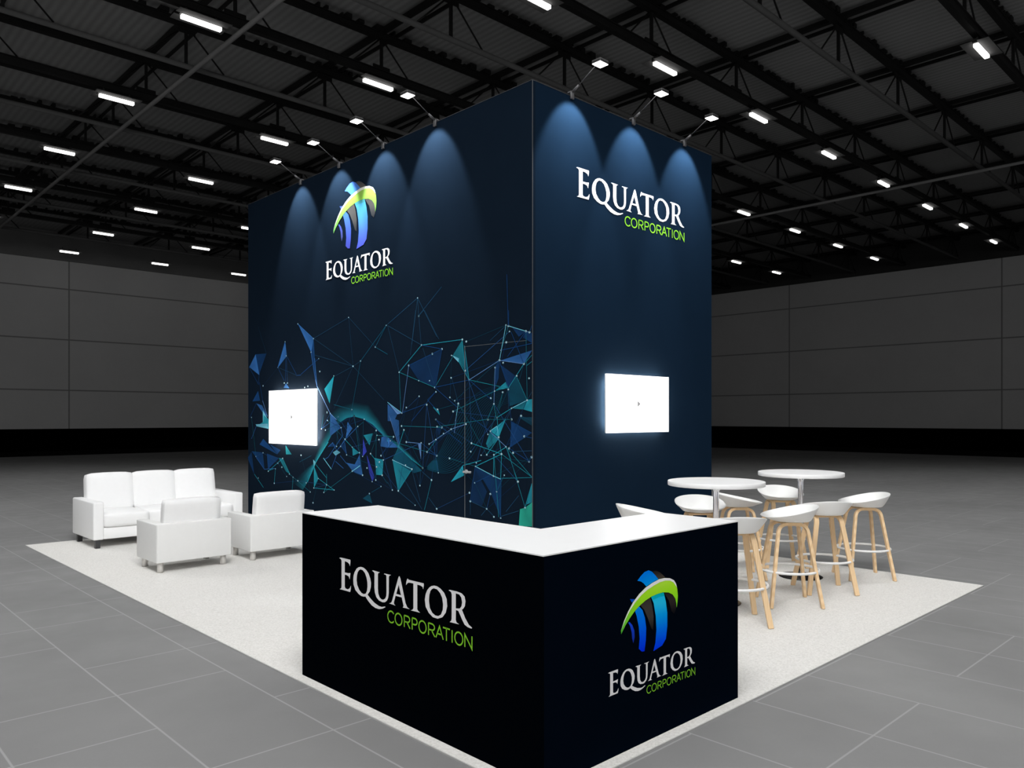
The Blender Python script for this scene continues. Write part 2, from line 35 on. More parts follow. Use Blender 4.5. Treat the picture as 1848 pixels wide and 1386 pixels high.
MURAL = {"pal":[[48,98,160],[22,58,104],[35,138,158],[20,78,100],[110,190,215],[55,65,175],[95,135,190],[40,150,130],[35,75,105]],"tris":[[0,0.85,[[8.844,2.593],[9.06,2.409],[8.724,2.274]]],[1,0.6,[[8.844,2.593],[8.491,2.585],[8.685,2.344],[8.724,2.274]]],[0,0.8,[[7.912,2.717],[7.865,2.514],[8.129,2.361]]],[0,0.7,[[7.542,2.942],[7.113,2.705],[7.178,2.524]]],[1,0.7,[[7.113,2.705],[7.081,2.437],[7.018,2.057],[7.178,2.524]]],[2,0.95,[[6.589,2.181],[6.699,1.822],[6.831,2.015]]],[1,0.9,[[8.764,2.034],[8.698,1.888],[8.951,1.88]]],[0,0.6,[[8.817,1.848],[8.633,1.816],[8.453,1.648],[8.594,1.696]]],[4,0.7,[[8.607,1.744],[8.415,1.582],[8.415,1.542],[8.607,1.541]]],[0,0.45,[[7.889,2.127],[7.96,2.061],[7.795,2.051]]],[1,0.9,[[8.594,1.317],[8.153,1.1],[8.711,1.23]]],[1,0.7,[[8.377,1.239],[8.153,1.1],[8.056,1.166]]],[1,0.6,[[8.978,1.12],[8.607,1.114],[8.555,0.865]]],[1,0.7,[[8.478,1.1],[8.105,1.049],[8.44,0.871]]],[2,0.5,[[7.901,1.24],[7.725,1.115],[7.889,1.109]]],[2,0.7,[[8.581,1.675],[8.415,1.604],[8.415,1.474],[8.817,1.506],[8.594,1.567]]],[4,0.6,[[8.844,1.53],[8.453,1.544],[8.428,1.468],[8.804,1.5]]],[0,0.55,[[6.679,1.693],[6.412,1.506],[6.569,1.442],[6.689,1.388]]],[0,0.85,[[6.259,1.579],[6.147,1.499],[6.297,1.374]]],[2,0.6,[[5.891,1.417],[5.688,1.445],[5.758,1.297]]],[5,0.75,[[5.9,1.372],[5.82,1.216],[5.909,1.153]]],[2,0.6,[[6.147,1.261],[5.981,1.196],[6.137,1.155]]],[0,0.55,[[5.981,1.171],[5.945,1.032],[5.909,0.915],[6.165,0.956],[6.11,1.025]]],[0,0.6,[[6.288,1.058],[6.147,0.962],[5.963,1.037]]],[2,0.7,[[5.645,1.144],[5.458,1.127],[5.483,0.943],[5.61,0.941]]],[5,0.55,[[5.82,1.176],[5.645,0.91],[5.697,0.853],[5.767,0.962]]],[4,0.6,[[7.124,1.065],[7.05,1.025],[7.103,0.958]]],[2,0.7,[[7.103,0.979],[6.986,0.818],[7.103,0.682]]],[4,0.5,[[6.52,1.214],[6.432,1.186],[6.549,1.14],[6.619,1.18]]],[3,0.5,[[5.909,0.631],[5.758,0.702],[5.697,0.584]]],[0,0.6,[[5.5,1.4],[5.391,1.421],[5.371,1.278],[5.517,1.289]]],[2,0.4,[[8.105,1.049],[7.984,1.048],[7.771,0.836],[7.889,0.864]]],[1,0.6,[[6.729,1.25],[6.52,1.261],[6.619,1.31]]],[1,0.5,[[6.422,1.264],[6.326,1.317],[6.278,1.16]]],[1,0.5,[[9.115,1.01],[8.978,1.113],[8.897,0.776]]],[2,0.4,[[3.988,2.47],[3.942,2.136],[4.055,2.248],[4.149,2.313]]],[3,0.7,[[3.955,2.404],[3.877,2.036],[3.942,2.136]]],[4,0.7,[[4.169,2.314],[4.048,2.273],[4.055,2.231]]],[1,0.35,[[4.946,2.239],[4.335,2.39],[4.462,1.976],[4.756,2.057]]],[1,0.5,[[3.236,2.548],[3.027,2.482],[3.128,2.436]]],[1,0.6,[[3.027,2.482],[2.944,2.458],[2.944,2.361],[3.071,2.424]]],[0,0.6,[[3.382,2.217],[2.944,2.291],[3.055,2.165]]],[1,0.6,[[3.472,2.148],[3.406,2.206],[3.424,2.037],[3.484,1.917]]],[2,0.8,[[3.478,1.908],[3.253,2.031],[3.288,1.936]]],[3,0.7,[[3.288,1.936],[3.156,2.051],[3.242,2.038]]],[2,0.8,[[3.01,1.812],[2.944,1.818],[2.944,1.694],[3.06,1.718]]],[2,0.4,[[3.23,1.731],[3.01,1.808],[3.06,1.718]]],[6,0.75,[[5.371,1.82],[5.079,1.69],[5.175,1.676]]],[0,0.5,[[5.371,1.8],[5.175,1.676],[5.24,1.595],[5.371,1.594]]],[2,0.8,[[4.498,1.755],[4.398,1.727],[4.377,1.665]]],[3,0.5,[[3.162,2.051],[3.01,1.808],[3.265,1.752],[3.276,1.92]]],[1,0.5,[[3.394,2.173],[3.173,2.052],[3.276,1.92]]],[0,0.8,[[5.371,1.403],[5.151,1.285],[5.371,1.279]]],[2,0.5,[[5.264,1.135],[4.885,1.045],[5.151,0.778]]],[6,0.7,[[4.771,1.346],[4.711,1.352],[4.718,1.171]]],[2,0.85,[[3.982,1.131],[3.962,1.022],[4.183,0.94]]],[2,0.95,[[3.442,1.553],[3.55,1.499],[3.418,1.44]]],[2,0.85,[[3.442,1.553],[3.317,1.623],[3.418,1.44]]],[2,0.5,[[3.418,1.432],[3.575,1.314],[3.612,1.37],[3.55,1.495]]],[1,0.7,[[3.236,1.599],[2.95,1.488],[3.253,1.34]]],[1,0.55,[[3.775,1.124],[3.382,1.021],[3.388,0.625],[3.538,0.865]]],[1,0.4,[[3.787,1.115],[3.775,0.957],[3.526,1.054]]],[2,0.6,[[2.944,1.0],[2.944,0.818],[3.016,0.792]]],[7,0.75,[[3.111,0.737],[3.038,0.759],[2.944,0.818],[2.944,0.584],[3.128,0.566]]],[0,0.5,[[5.338,1.642],[5.143,1.604],[5.127,1.304],[5.272,1.547]]],[3,0.6,[[5.151,1.285],[4.908,1.159],[4.696,1.036],[4.846,1.001],[5.256,1.131]]],[3,0.5,[[4.622,1.075],[4.506,1.161],[4.42,1.165],[4.391,1.042]]],[1,0.35,[[4.42,1.536],[4.335,1.528],[4.391,1.43]]],[3,0.35,[[3.128,1.643],[2.944,1.558],[2.944,1.643]]],[1,0.3,[[3.851,0.758],[3.787,1.106],[3.599,0.877],[3.674,0.722]]]],"lines":[[2,0.28,4,3.442,1.64,3.358,1.894],[1,0.28,4,4.197,1.856,4.176,2.068],[0,0.28,4,8.83,1.046,8.594,1.108],[1,0.28,4,3.599,0.7,3.139,1.007],[1,0.28,4,3.544,0.856,3.265,1.331],[0,0.28,4,4.52,0.942,4.441,1.394],[0,0.28,4,3.686,1.248,3.23,1.731],[1,0.28,4,4.427,1.217,3.762,1.166],[3,0.28,4,3.418,1.44,3.388,0.625],[3,0.28,4,3.496,1.043,3.388,0.625],[1,0.28,4,5.264,1.135,4.885,1.045],[3,0.28,4,4.203,1.195,3.787,0.956],[3,0.28,4,5.264,1.135,4.993,1.754],[2,0.28,4,5.732,1.194,5.593,1.422],[3,0.28,4,3.923,2.444,3.311,2.566],[1,0.28,4,5.619,0.877,5.272,0.779],[2,0.28,4,4.055,1.789,3.599,1.256],[3,0.28,4,3.496,1.043,2.95,1.255],[3,0.28,4,3.929,1.57,3.851,1.28],[0,0.28,4,6.156,1.739,5.909,1.153],[0,0.28,4,4.142,1.704,3.442,1.643],[2,0.28,4,3.544,1.499,3.358,1.894],[2,0.28,4,4.203,1.195,3.775,1.128],[0,0.28,4,4.448,1.617,3.839,1.369],[0,0.28,4,5.732,1.194,5.151,0.778],[2,0.28,4,3.448,0.887,3.335,1.06],[0,0.28,4,8.594,1.108,8.129,0.973],[0,0.28,4,6.147,1.261,5.55,1.37],[0,0.28,4,6.679,1.69,6.422,1.264],[0,0.28,4,3.775,1.128,3.581,1.622],[3,0.28,4,3.448,0.887,2.95,1.255],[1,0.28,4,3.23,1.62,3.049,1.455],[1,0.28,4,8.594,2.108,8.129,2.361],[1,0.28,4,6.749,1.598,6.412,1.506],[1,0.28,4,4.441,1.616,3.762,1.166],[0,0.28,4,5.079,1.69,4.748,1.879],[3,0.28,4,4.197,1.856,4.169,2.31],[2,0.28,4,3.581,1.619,3.236,1.619],[1,0.28,4,5.811,1.014,5.508,0.806],[0,0.28,4,7.103,0.682,6.77,0.746],[2,0.28,4,6.52,1.261,6.48,1.645],[0,0.28,4,4.427,0.629,3.871,0.845],[2,0.28,4,8.428,0.842,7.984,1.048],[2,0.28,4,3.49,1.778,3.472,2.148],[2,0.28,4,6.749,1.598,6.147,1.261],[0,0.28,4,7.542,0.753,6.77,0.746],[8,0.4,5,6.231,2.911,6.128,2.285],[8,0.4,5,6.231,2.911,5.628,2.495],[8,0.4,5,6.231,2.911,7.103,2.709],[8,0.4,5,7.103,2.704,6.128,2.285],[8,0.4,5,7.081,2.481,6.128,2.285],[8,0.4,5,6.128,2.285,6.589,2.171],[8,0.4,5,6.128,2.285,6.589,1.753],[8,0.4,5,6.128,2.285,5.449,1.85],[8,0.4,5,5.954,2.342,6.128,2.285],[8,0.4,5,8.129,2.361,7.587,2.23],[8,0.4,5,8.491,2.585,8.764,3.011],[0,0.4,4,3.851,1.28,3.442,1.643],[3,0.4,4,3.686,1.248,2.983,1.211],[0,0.4,4,5.55,1.37,5.272,0.779],[0,0.4,4,3.49,1.259,3.139,1.007],[3,0.4,4,3.442,1.64,3.236,1.619],[0,0.4,4,4.711,1.352,4.427,1.217],[1,0.4,4,4.176,2.068,3.406,2.218],[2,0.4,4,5.313,1.361,4.6,1.252],[3,0.4,4,3.787,0.956,3.599,0.7],[2,0.4,4,7.783,0.835,7.199,0.621],[3,0.4,4,3.544,0.856,3.418,1.44],[0,0.4,4,3.877,2.036,3.839,1.369],[0,0.4,4,3.265,1.331,3.094,1.656],[0,0.4,4,6.316,1.359,6.156,1.739],[1,0.4,4,5.151,0.778,4.993,1.354],[1,0.4,4,4.885,1.045,4.176,1.512],[0,0.4,4,6.48,1.648,5.909,1.153],[0,0.4,4,6.903,1.485,6.679,1.69],[1,0.4,4,4.115,1.82,3.478,1.908],[3,0.4,4,3.538,1.836,3.472,2.148],[1,0.4,4,4.993,1.354,4.748,1.879],[2,0.4,4,5.619,0.877,5.61,1.48],[1,0.4,4,4.307,1.463,3.877,2.036],[3,0.4,4,7.452,1.113,7.199,0.621],[2,0.4,4,6.841,0.64,6.147,0.957],[1,0.4,4,5.458,1.127,4.993,1.754],[2,0.4,4,3.382,2.318,3.311,2.566],[2,0.4,4,8.978,1.636,8.83,1.046],[3,0.4,4,5.697,0.853,5.602,1.038],[1,0.4,4,5.508,1.178,5.04,1.493],[1,0.4,4,5.04,1.493,4.733,0.866],[1,0.4,4,6.52,1.261,6.1,1.656],[2,0.4,4,3.027,2.482,3.01,1.808],[0,0.4,4,6.986,0.818,6.579,0.69],[1,0.4,4,3.352,2.191,3.23,1.62],[1,0.4,4,3.276,1.92,3.207,1.289],[0,0.4,4,5.508,1.178,5.248,1.41],[1,0.4,4,6.147,0.957,5.508,0.806],[2,0.5,5,5.135,2.168,4.462,1.972],[2,0.5,5,5.135,2.168,5.103,1.704],[2,0.5,5,3.877,2.036,3.288,1.932],[2,0.5,5,3.162,2.051,3.01,1.808],[2,0.5,5,3.49,1.778,3.587,1.623],[2,0.5,5,3.49,1.778,3.459,1.64],[2,0.5,5,4.462,1.972,4.075,2.369],[2,0.5,5,3.055,2.165,2.944,2.245],[2,0.5,5,3.016,2.147,2.944,2.183],[8,0.5,5,5.371,2.736,5.135,2.168],[8,0.5,5,5.371,2.736,4.703,2.458],[8,0.5,5,4.756,2.793,4.711,2.463],[8,0.5,5,4.816,2.863,4.915,2.357],[8,0.5,5,4.651,2.847,4.391,2.503],[8,0.5,5,4.756,2.793,4.666,2.848],[8,0.5,5,4.681,2.425,4.462,1.976],[8,0.5,5,3.276,1.92,3.276,1.72],[8,0.5,5,4.169,2.072,4.055,1.789],[8,0.5,5,4.197,1.856,3.955,1.707],[8,0.5,5,3.839,1.639,3.762,1.601],[8,0.5,5,3.23,1.727,3.311,1.603],[8,0.5,5,3.01,1.808,2.944,1.888],[8,0.5,5,3.099,1.656,2.944,1.604],[8,0.5,5,3.55,2.427,3.311,2.562],[2,0.5,5,3.311,1.346,2.944,1.062],[2,0.5,5,3.376,1.271,2.944,1.062],[2,0.5,5,3.311,1.346,3.139,1.007],[2,0.5,5,3.388,1.025,2.944,1.058],[2,0.5,5,3.288,1.323,3.038,0.759],[2,0.5,5,4.434,1.394,4.6,1.252],[2,0.5,5,4.52,0.942,4.651,0.596],[2,0.5,5,3.49,1.259,3.418,0.63],[2,0.5,5,5.264,1.135,5.151,1.285],[3,0.5,4,3.581,1.466,3.276,1.92],[3,0.5,4,3.23,1.731,3.055,2.165],[2,0.5,4,5.593,1.422,5.248,1.41],[0,0.5,4,4.681,1.068,4.607,1.782],[2,0.5,4,6.1,1.658,5.981,1.196],[0,0.5,4,6.903,1.485,6.48,1.648],[1,0.5,4,6.412,1.506,5.873,1.616],[1,0.5,4,6.48,1.645,6.278,1.16],[3,0.5,4,3.544,1.499,3.49,1.259],[3,0.5,4,5.087,1.539,4.681,1.068],[0,0.5,4,5.873,1.616,5.313,1.361],[0,0.5,4,7.877,2.515,7.841,2.126],[3,0.5,4,5.981,1.196,5.61,1.48],[1,0.5,4,4.733,0.866,4.42,1.536],[0,0.5,4,5.458,1.127,4.711,1.352],[3,0.5,4,4.115,1.82,3.406,2.218],[3,0.5,4,4.563,1.342,4.307,1.463],[1,0.5,4,3.311,1.346,3.01,1.808],[2,0.5,4,5.087,1.539,4.335,1.528],[3,0.5,4,8.129,0.973,7.865,0.796],[2,0.5,4,4.142,1.704,3.478,1.908],[1,0.5,4,3.538,1.836,3.306,2.393],[0,0.5,4,3.942,2.136,3.581,1.466],[0,0.5,4,4.607,1.782,4.398,1.029],[1,0.5,4,4.563,1.342,3.929,1.57],[1,0.5,4,8.24,0.676,7.542,0.753],[3,0.5,4,7.124,0.48,6.986,0.818],[0,0.5,4,3.49,1.778,2.983,1.211],[3,0.5,4,6.278,1.16,5.602,1.038],[3,0.5,4,4.413,1.727,4.055,1.789],[0,0.5,4,3.942,2.136,3.259,2.498],[2,0.5,4,3.382,2.318,3.276,2.555],[2,0.5,4,4.42,1.536,3.581,1.622],[3,0.5,4,6.018,1.525,5.909,0.92],[1,0.5,4,6.8,1.47,6.1,1.656],[1,0.5,4,3.599,1.256,3.049,1.455],[1,0.5,4,3.871,0.845,3.581,1.619],[6,0.6,6,4.946,2.239,5.071,1.69],[6,0.6,6,3.406,2.218,3.055,2.165],[6,0.6,6,3.877,2.036,3.406,2.218],[6,0.6,6,3.49,1.778,3.472,2.148],[6,0.6,6,3.027,2.482,2.977,2.468],[4,0.6,7,4.055,1.789,4.102,1.6],[6,0.6,6,5.338,1.661,5.127,1.276],[6,0.6,6,4.563,1.342,4.176,1.512],[6,0.6,6,4.176,1.512,3.929,1.57],[6,0.6,6,4.088,1.66,4.122,1.47],[6,0.6,6,3.55,1.495,3.311,1.346],[6,0.6,6,4.993,1.354,4.771,1.346],[6,0.6,6,4.711,1.352,4.718,1.171],[8,0.6,5,5.143,1.023,4.696,0.601],[8,0.6,5,4.885,1.035,4.726,0.68],[8,0.6,5,4.696,1.027,4.52,0.942],[8,0.6,5,4.726,1.034,4.733,0.866],[8,0.6,5,4.578,0.746,4.427,0.629],[8,0.6,5,5.151,0.774,4.824,0.636],[8,0.6,5,5.371,0.868,5.272,0.779],[8,0.6,5,3.858,0.758,3.599,0.7],[8,0.6,5,3.858,0.758,3.858,0.614],[8,0.6,5,3.311,0.696,3.128,0.87],[8,0.6,5,3.599,0.7,3.478,0.625],[8,0.6,5,3.686,0.622,3.599,0.7],[8,0.6,5,3.196,1.302,2.944,1.317],[8,0.6,5,3.382,0.642,3.128,0.72],[2,0.7,6,7.103,0.682,6.579,0.69],[2,0.7,6,6.986,0.818,6.579,0.69],[2,0.7,6,7.103,0.682,6.986,0.818],[2,0.7,6,6.77,0.751,6.841,0.64],[2,0.7,6,6.77,0.889,6.77,0.751],[2,0.7,6,7.05,1.003,6.77,0.836],[2,0.7,6,8.203,0.894,8.24,0.676],[2,0.7,6,8.24,0.892,8.44,0.847],[2,0.7,6,7.984,1.048,7.771,0.836],[2,0.7,6,7.679,0.795,7.702,0.614],[2,0.7,6,6.316,1.354,6.147,1.261],[2,0.7,6,5.732,1.194,5.645,1.134],[2,0.7,6,5.645,1.134,5.458,1.127],[2,0.7,6,5.645,1.144,5.602,1.038],[2,0.7,6,5.602,1.038,5.483,0.948],[2,0.7,6,8.428,0.842,7.984,1.048],[2,0.7,6,8.884,0.776,8.581,0.59],[0,0.7,6,8.555,0.865,8.203,0.894],[0,0.7,6,8.844,1.045,8.555,0.865],[0,0.7,6,6.831,1.077,6.729,1.113],[0,0.7,6,6.628,1.31,6.52,1.214],[0,0.7,6,6.729,1.25,6.609,1.311],[0,0.7,6,6.326,1.317,6.278,1.16],[0,0.7,6,6.422,1.264,6.316,1.364],[0,0.7,6,6.52,1.204,6.297,1.354],[0,0.7,6,6.297,1.364,6.018,1.525],[0,0.7,6,6.412,1.506,6.374,1.404],[0,0.7,6,6.432,1.144,6.278,1.048],[0,0.7,6,6.729,1.113,6.374,1.404],[0,0.7,6,6.549,1.067,6.355,0.983],[0,0.7,6,6.52,1.152,6.638,0.98],[0,0.7,6,5.981,1.196,5.963,1.037],[0,0.7,6,5.963,1.032,5.909,0.915],[0,0.7,6,8.978,1.309,8.817,1.506],[3,0.7,5,6.018,1.525,5.891,1.581],[3,0.7,5,6.679,1.693,6.689,1.367],[3,0.7,5,6.851,1.672,6.903,1.485],[3,0.7,5,5.891,1.601,5.9,1.372],[3,0.7,5,5.474,0.929,5.371,0.849],[3,0.7,5,7.497,1.017,7.167,1.118],[3,0.7,5,5.508,0.802,5.714,0.72],[4,0.7,6,3.23,1.731,3.01,1.808],[4,0.7,6,3.276,2.555,3.027,2.482],[4,0.7,6,3.311,2.566,3.406,2.218],[4,0.7,6,5.371,1.82,5.079,1.69],[8,0.7,4,4.341,3.074,4.758,2.796],[8,0.7,4,4.777,3.0,5.404,2.736],[8,0.7,4,4.777,3.0,4.813,2.823],[8,0.7,4,4.813,2.823,4.886,2.478],[8,0.7,4,4.777,3.0,4.758,2.796],[8,0.7,4,4.777,3.0,4.425,2.532],[2,0.75,6,5.135,2.168,4.703,2.458],[2,0.75,6,4.703,2.458,3.988,2.47],[2,0.75,6,3.288,1.92,3.055,2.165],[2,0.75,6,3.442,1.64,3.23,1.731],[2,0.75,6,4.055,2.248,3.877,2.036],[2,0.75,6,3.955,2.404,3.877,2.036],[2,0.75,6,3.988,2.47,3.942,2.14],[4,0.75,6,5.264,1.135,4.885,1.045],[4,0.75,6,3.775,1.128,3.496,1.043],[4,0.75,6,3.496,1.043,3.388,1.017],[4,0.75,6,3.442,1.553,3.418,1.44],[4,0.75,6,3.442,1.553,3.55,1.499],[2,0.75,6,3.442,1.643,3.418,1.44],[2,0.75,6,3.49,1.259,3.311,1.342],[2,0.75,6,3.376,1.271,3.775,1.128],[2,0.75,6,3.839,1.369,3.376,1.271],[2,0.75,6,3.376,1.271,3.388,1.021],[2,0.75,6,3.49,1.268,3.496,1.043],[2,0.75,6,3.418,1.44,3.376,1.271],[2,0.75,6,4.885,1.045,5.151,0.778],[2,0.75,6,5.264,1.135,5.151,0.778],[2,0.75,6,3.317,1.623,3.418,1.44],[2,0.75,6,3.418,1.432,3.599,1.256],[2,0.75,6,3.982,1.127,3.686,1.194],[2,0.75,6,5.04,1.493,5.151,1.285],[2,0.75,6,2.944,1.0,3.038,0.759],[3,0.8,6,5.399,2.739,5.954,2.342],[3,0.8,6,5.399,2.739,5.628,2.495],[3,0.8,6,5.954,2.342,6.156,1.739],[3,0.8,6,6.156,1.739,6.589,1.805],[3,0.8,6,5.628,2.495,5.371,2.393],[1,0.8,7,7.865,2.514,7.587,2.241],[1,0.8,7,8.129,2.361,7.936,2.163],[1,0.8,7,7.889,2.504,7.901,2.151],[1,0.8,7,7.587,2.224,7.452,2.225],[1,0.8,7,7.452,2.236,6.976,2.426],[1,0.8,7,9.06,2.409,8.738,2.13],[1,0.8,7,8.724,2.274,8.751,2.13],[1,0.8,7,8.711,2.165,8.607,1.887],[1,0.8,7,8.817,1.848,9.033,1.636],[6,0.8,7,7.06,2.145,7.018,2.057],[6,0.8,7,7.018,2.057,6.679,1.69],[6,0.8,7,6.679,1.69,6.52,1.607],[6,0.8,7,8.607,1.887,8.453,1.648],[4,0.8,8,6.851,1.097,6.648,0.958],[4,0.8,8,6.147,0.957,5.963,1.037],[1,0.8,6,4.703,2.458,4.335,2.39],[1,0.8,6,4.946,2.239,4.335,2.39],[1,0.8,6,4.335,2.39,4.448,1.976],[1,0.8,6,4.462,1.972,3.877,2.036],[1,0.8,6,4.462,1.972,4.075,1.751],[1,0.8,6,4.448,1.923,4.892,1.596],[1,0.8,6,4.593,1.836,4.448,1.923],[1,0.8,6,5.079,1.69,4.622,1.792],[1,0.8,6,4.593,1.836,4.42,1.718],[1,0.8,6,3.877,2.036,3.526,1.82],[1,0.8,6,2.977,2.468,2.944,2.531],[1,0.8,6,3.271,2.711,3.271,2.555],[1,0.8,6,3.236,2.492,3.055,2.165],[1,0.8,6,3.027,2.482,3.288,2.248],[1,0.8,6,3.382,2.318,2.944,2.357],[1,0.8,6,3.406,2.206,3.317,2.025],[1,0.8,6,3.406,2.218,3.472,2.148],[1,0.8,6,4.42,1.536,4.427,1.217],[1,0.8,6,4.6,1.252,4.427,1.217],[1,0.8,6,4.441,1.616,4.335,1.528],[1,0.8,6,4.335,1.528,3.995,1.361],[1,0.8,6,3.787,0.956,3.526,1.054],[1,0.8,6,3.781,1.124,3.858,0.758],[1,0.8,6,3.599,0.7,3.544,0.856],[1,0.8,6,3.448,0.887,3.37,1.03],[1,0.8,6,3.839,1.642,3.55,1.499],[1,0.8,6,3.265,1.331,2.983,1.215],[1,0.8,6,3.049,1.455,2.944,1.441],[1,0.8,6,3.236,1.599,2.944,1.488],[1,0.8,6,3.382,1.013,3.388,0.625],[1,0.8,6,2.95,1.263,2.983,1.207],[0,0.9,7,7.178,2.524,7.06,2.145],[0,0.9,7,7.081,2.437,7.018,2.057],[0,0.9,7,7.542,2.942,7.113,2.705],[0,0.9,7,7.912,2.717,8.129,2.361],[2,0.9,9,7.06,1.025,6.729,1.313],[2,0.9,9,7.06,1.014,7.275,0.752],[1,0.9,5,3.298,3.073,3.277,2.557]],"dots":[[6.231,2.911],[6.128,2.285],[5.628,2.495],[5.399,2.739],[5.954,2.342],[6.156,1.739],[7.542,2.942],[7.113,2.705],[7.912,2.717],[8.129,2.361],[6.976,2.426],[7.178,2.524],[7.877,2.515],[6.945,2.253],[6.589,2.181],[6.679,1.69],[7.936,2.129],[7.841,2.126],[8.594,2.108],[7.352,2.05],[7.264,2.064],[8.978,1.636],[6.48,1.648],[6.1,1.658],[6.759,1.706],[6.412,1.506],[6.018,1.525],[6.147,1.261],[5.981,1.196],[5.909,1.153],[5.732,1.194],[5.458,1.127],[5.542,1.099],[5.602,1.038],[5.483,0.943],[5.811,1.014],[5.697,0.853],[5.619,0.877],[6.147,0.957],[5.909,0.92],[6.278,1.16],[6.579,0.69],[6.986,0.818],[7.103,0.682],[6.841,0.64],[6.77,0.746],[8.594,1.108],[8.83,1.046],[7.984,1.048],[8.129,0.973],[8.428,0.842],[8.203,0.888],[8.24,0.676],[8.751,0.723],[7.783,0.835],[7.865,0.796],[7.679,0.795],[7.542,0.753],[7.308,0.739],[6.1,1.656],[5.873,1.616],[6.48,1.645],[6.749,1.598],[6.8,1.47],[6.903,1.485],[6.759,1.698],[5.61,1.48],[5.55,1.37],[5.593,1.422],[5.508,1.178],[7.452,1.113],[5.758,0.702],[5.508,0.806],[7.124,0.48],[7.199,0.621],[6.422,1.264],[6.52,1.261],[6.316,1.359],[8.008,0.921],[4.703,2.458],[3.988,2.47],[3.923,2.444],[4.335,2.39],[4.506,2.347],[4.946,2.239],[5.135,2.168],[4.756,2.057],[4.556,2.05],[4.462,1.972],[4.441,1.922],[4.176,2.068],[4.197,1.856],[4.055,1.789],[4.115,1.82],[4.993,1.754],[5.079,1.69],[4.607,1.782],[4.748,1.879],[4.169,2.31],[3.942,2.136],[3.877,2.036],[3.311,2.566],[3.276,2.555],[3.259,2.498],[3.027,2.482],[2.977,2.468],[3.306,2.393],[3.382,2.318],[3.406,2.218],[3.352,2.191],[3.055,2.165],[3.472,2.148],[3.276,1.92],[3.478,1.908],[3.358,1.894],[2.983,2.021],[3.156,2.051],[3.538,1.836],[3.49,1.778],[3.01,1.808],[3.23,1.731],[3.442,1.64],[3.581,1.619],[3.094,1.656],[3.23,1.62],[4.448,1.617],[4.413,1.727],[4.756,2.793],[4.142,1.704],[4.441,1.616],[4.335,1.528],[4.42,1.536],[4.176,1.512],[3.929,1.57],[4.307,1.463],[4.563,1.342],[4.441,1.394],[4.6,1.252],[4.427,1.217],[4.203,1.195],[4.993,1.354],[4.711,1.352],[5.04,1.493],[5.087,1.539],[5.248,1.41],[5.313,1.361],[5.264,1.135],[5.009,1.085],[4.885,1.045],[5.151,0.778],[5.272,0.779],[4.733,0.866],[4.52,0.942],[4.427,0.629],[4.824,0.636],[4.398,1.029],[4.681,1.068],[4.681,1.068],[3.839,1.369],[3.686,1.248],[3.599,1.256],[3.49,1.259],[3.376,1.271],[3.311,1.346],[3.265,1.331],[3.207,1.289],[3.775,1.128],[3.496,1.043],[3.335,1.06],[3.787,0.956],[3.448,0.887],[3.544,0.856],[3.599,0.7],[3.49,0.627],[3.388,0.625],[3.038,0.759],[3.139,1.007],[2.983,1.211],[2.95,1.255],[3.049,1.455],[3.236,1.619],[3.581,1.466],[3.544,1.499],[3.418,1.44],[3.442,1.643],[3.858,0.758],[3.851,1.28],[3.581,1.622],[3.871,0.845],[3.762,1.166],[4.777,3.0],[4.758,2.796]],"outer":[[4.659,1.066],[4.534,1.044],[4.391,1.032],[4.252,1.034],[4.115,1.065],[3.982,1.127],[3.851,1.221],[3.749,1.334],[3.661,1.46],[3.575,1.593],[3.478,1.7],[3.358,1.764],[3.219,1.802]],"inner":[[4.659,1.069],[4.549,1.115],[4.462,1.176],[4.377,1.263],[4.307,1.353],[4.224,1.46],[4.142,1.565],[4.048,1.677],[3.942,1.778],[3.826,1.853],[3.699,1.908],[3.55,1.946],[3.406,1.958]],"bands":[[[[6.432,1.578],[6.278,1.63],[6.11,1.651],[5.891,1.619],[5.697,1.553],[5.508,1.448],[5.371,1.345],[5.159,1.28],[4.908,1.156],[4.681,1.066]],[[6.729,1.672],[6.49,1.775],[6.11,1.832],[5.784,1.796],[5.576,1.631],[5.441,1.497],[5.371,1.432],[5.127,1.333],[4.877,1.192],[4.681,1.073]]],[[[7.06,1.019],[6.955,1.115],[6.831,1.226],[6.689,1.367],[6.589,1.473],[6.451,1.568]],[[7.124,1.022],[7.06,1.132],[6.955,1.254],[6.831,1.396],[6.709,1.524],[6.549,1.64]]],[[[7.081,1.002],[7.188,0.877],[7.275,0.752],[7.407,0.634]],[[7.103,1.023],[7.341,0.924],[7.519,0.827],[7.725,0.725]]]]}
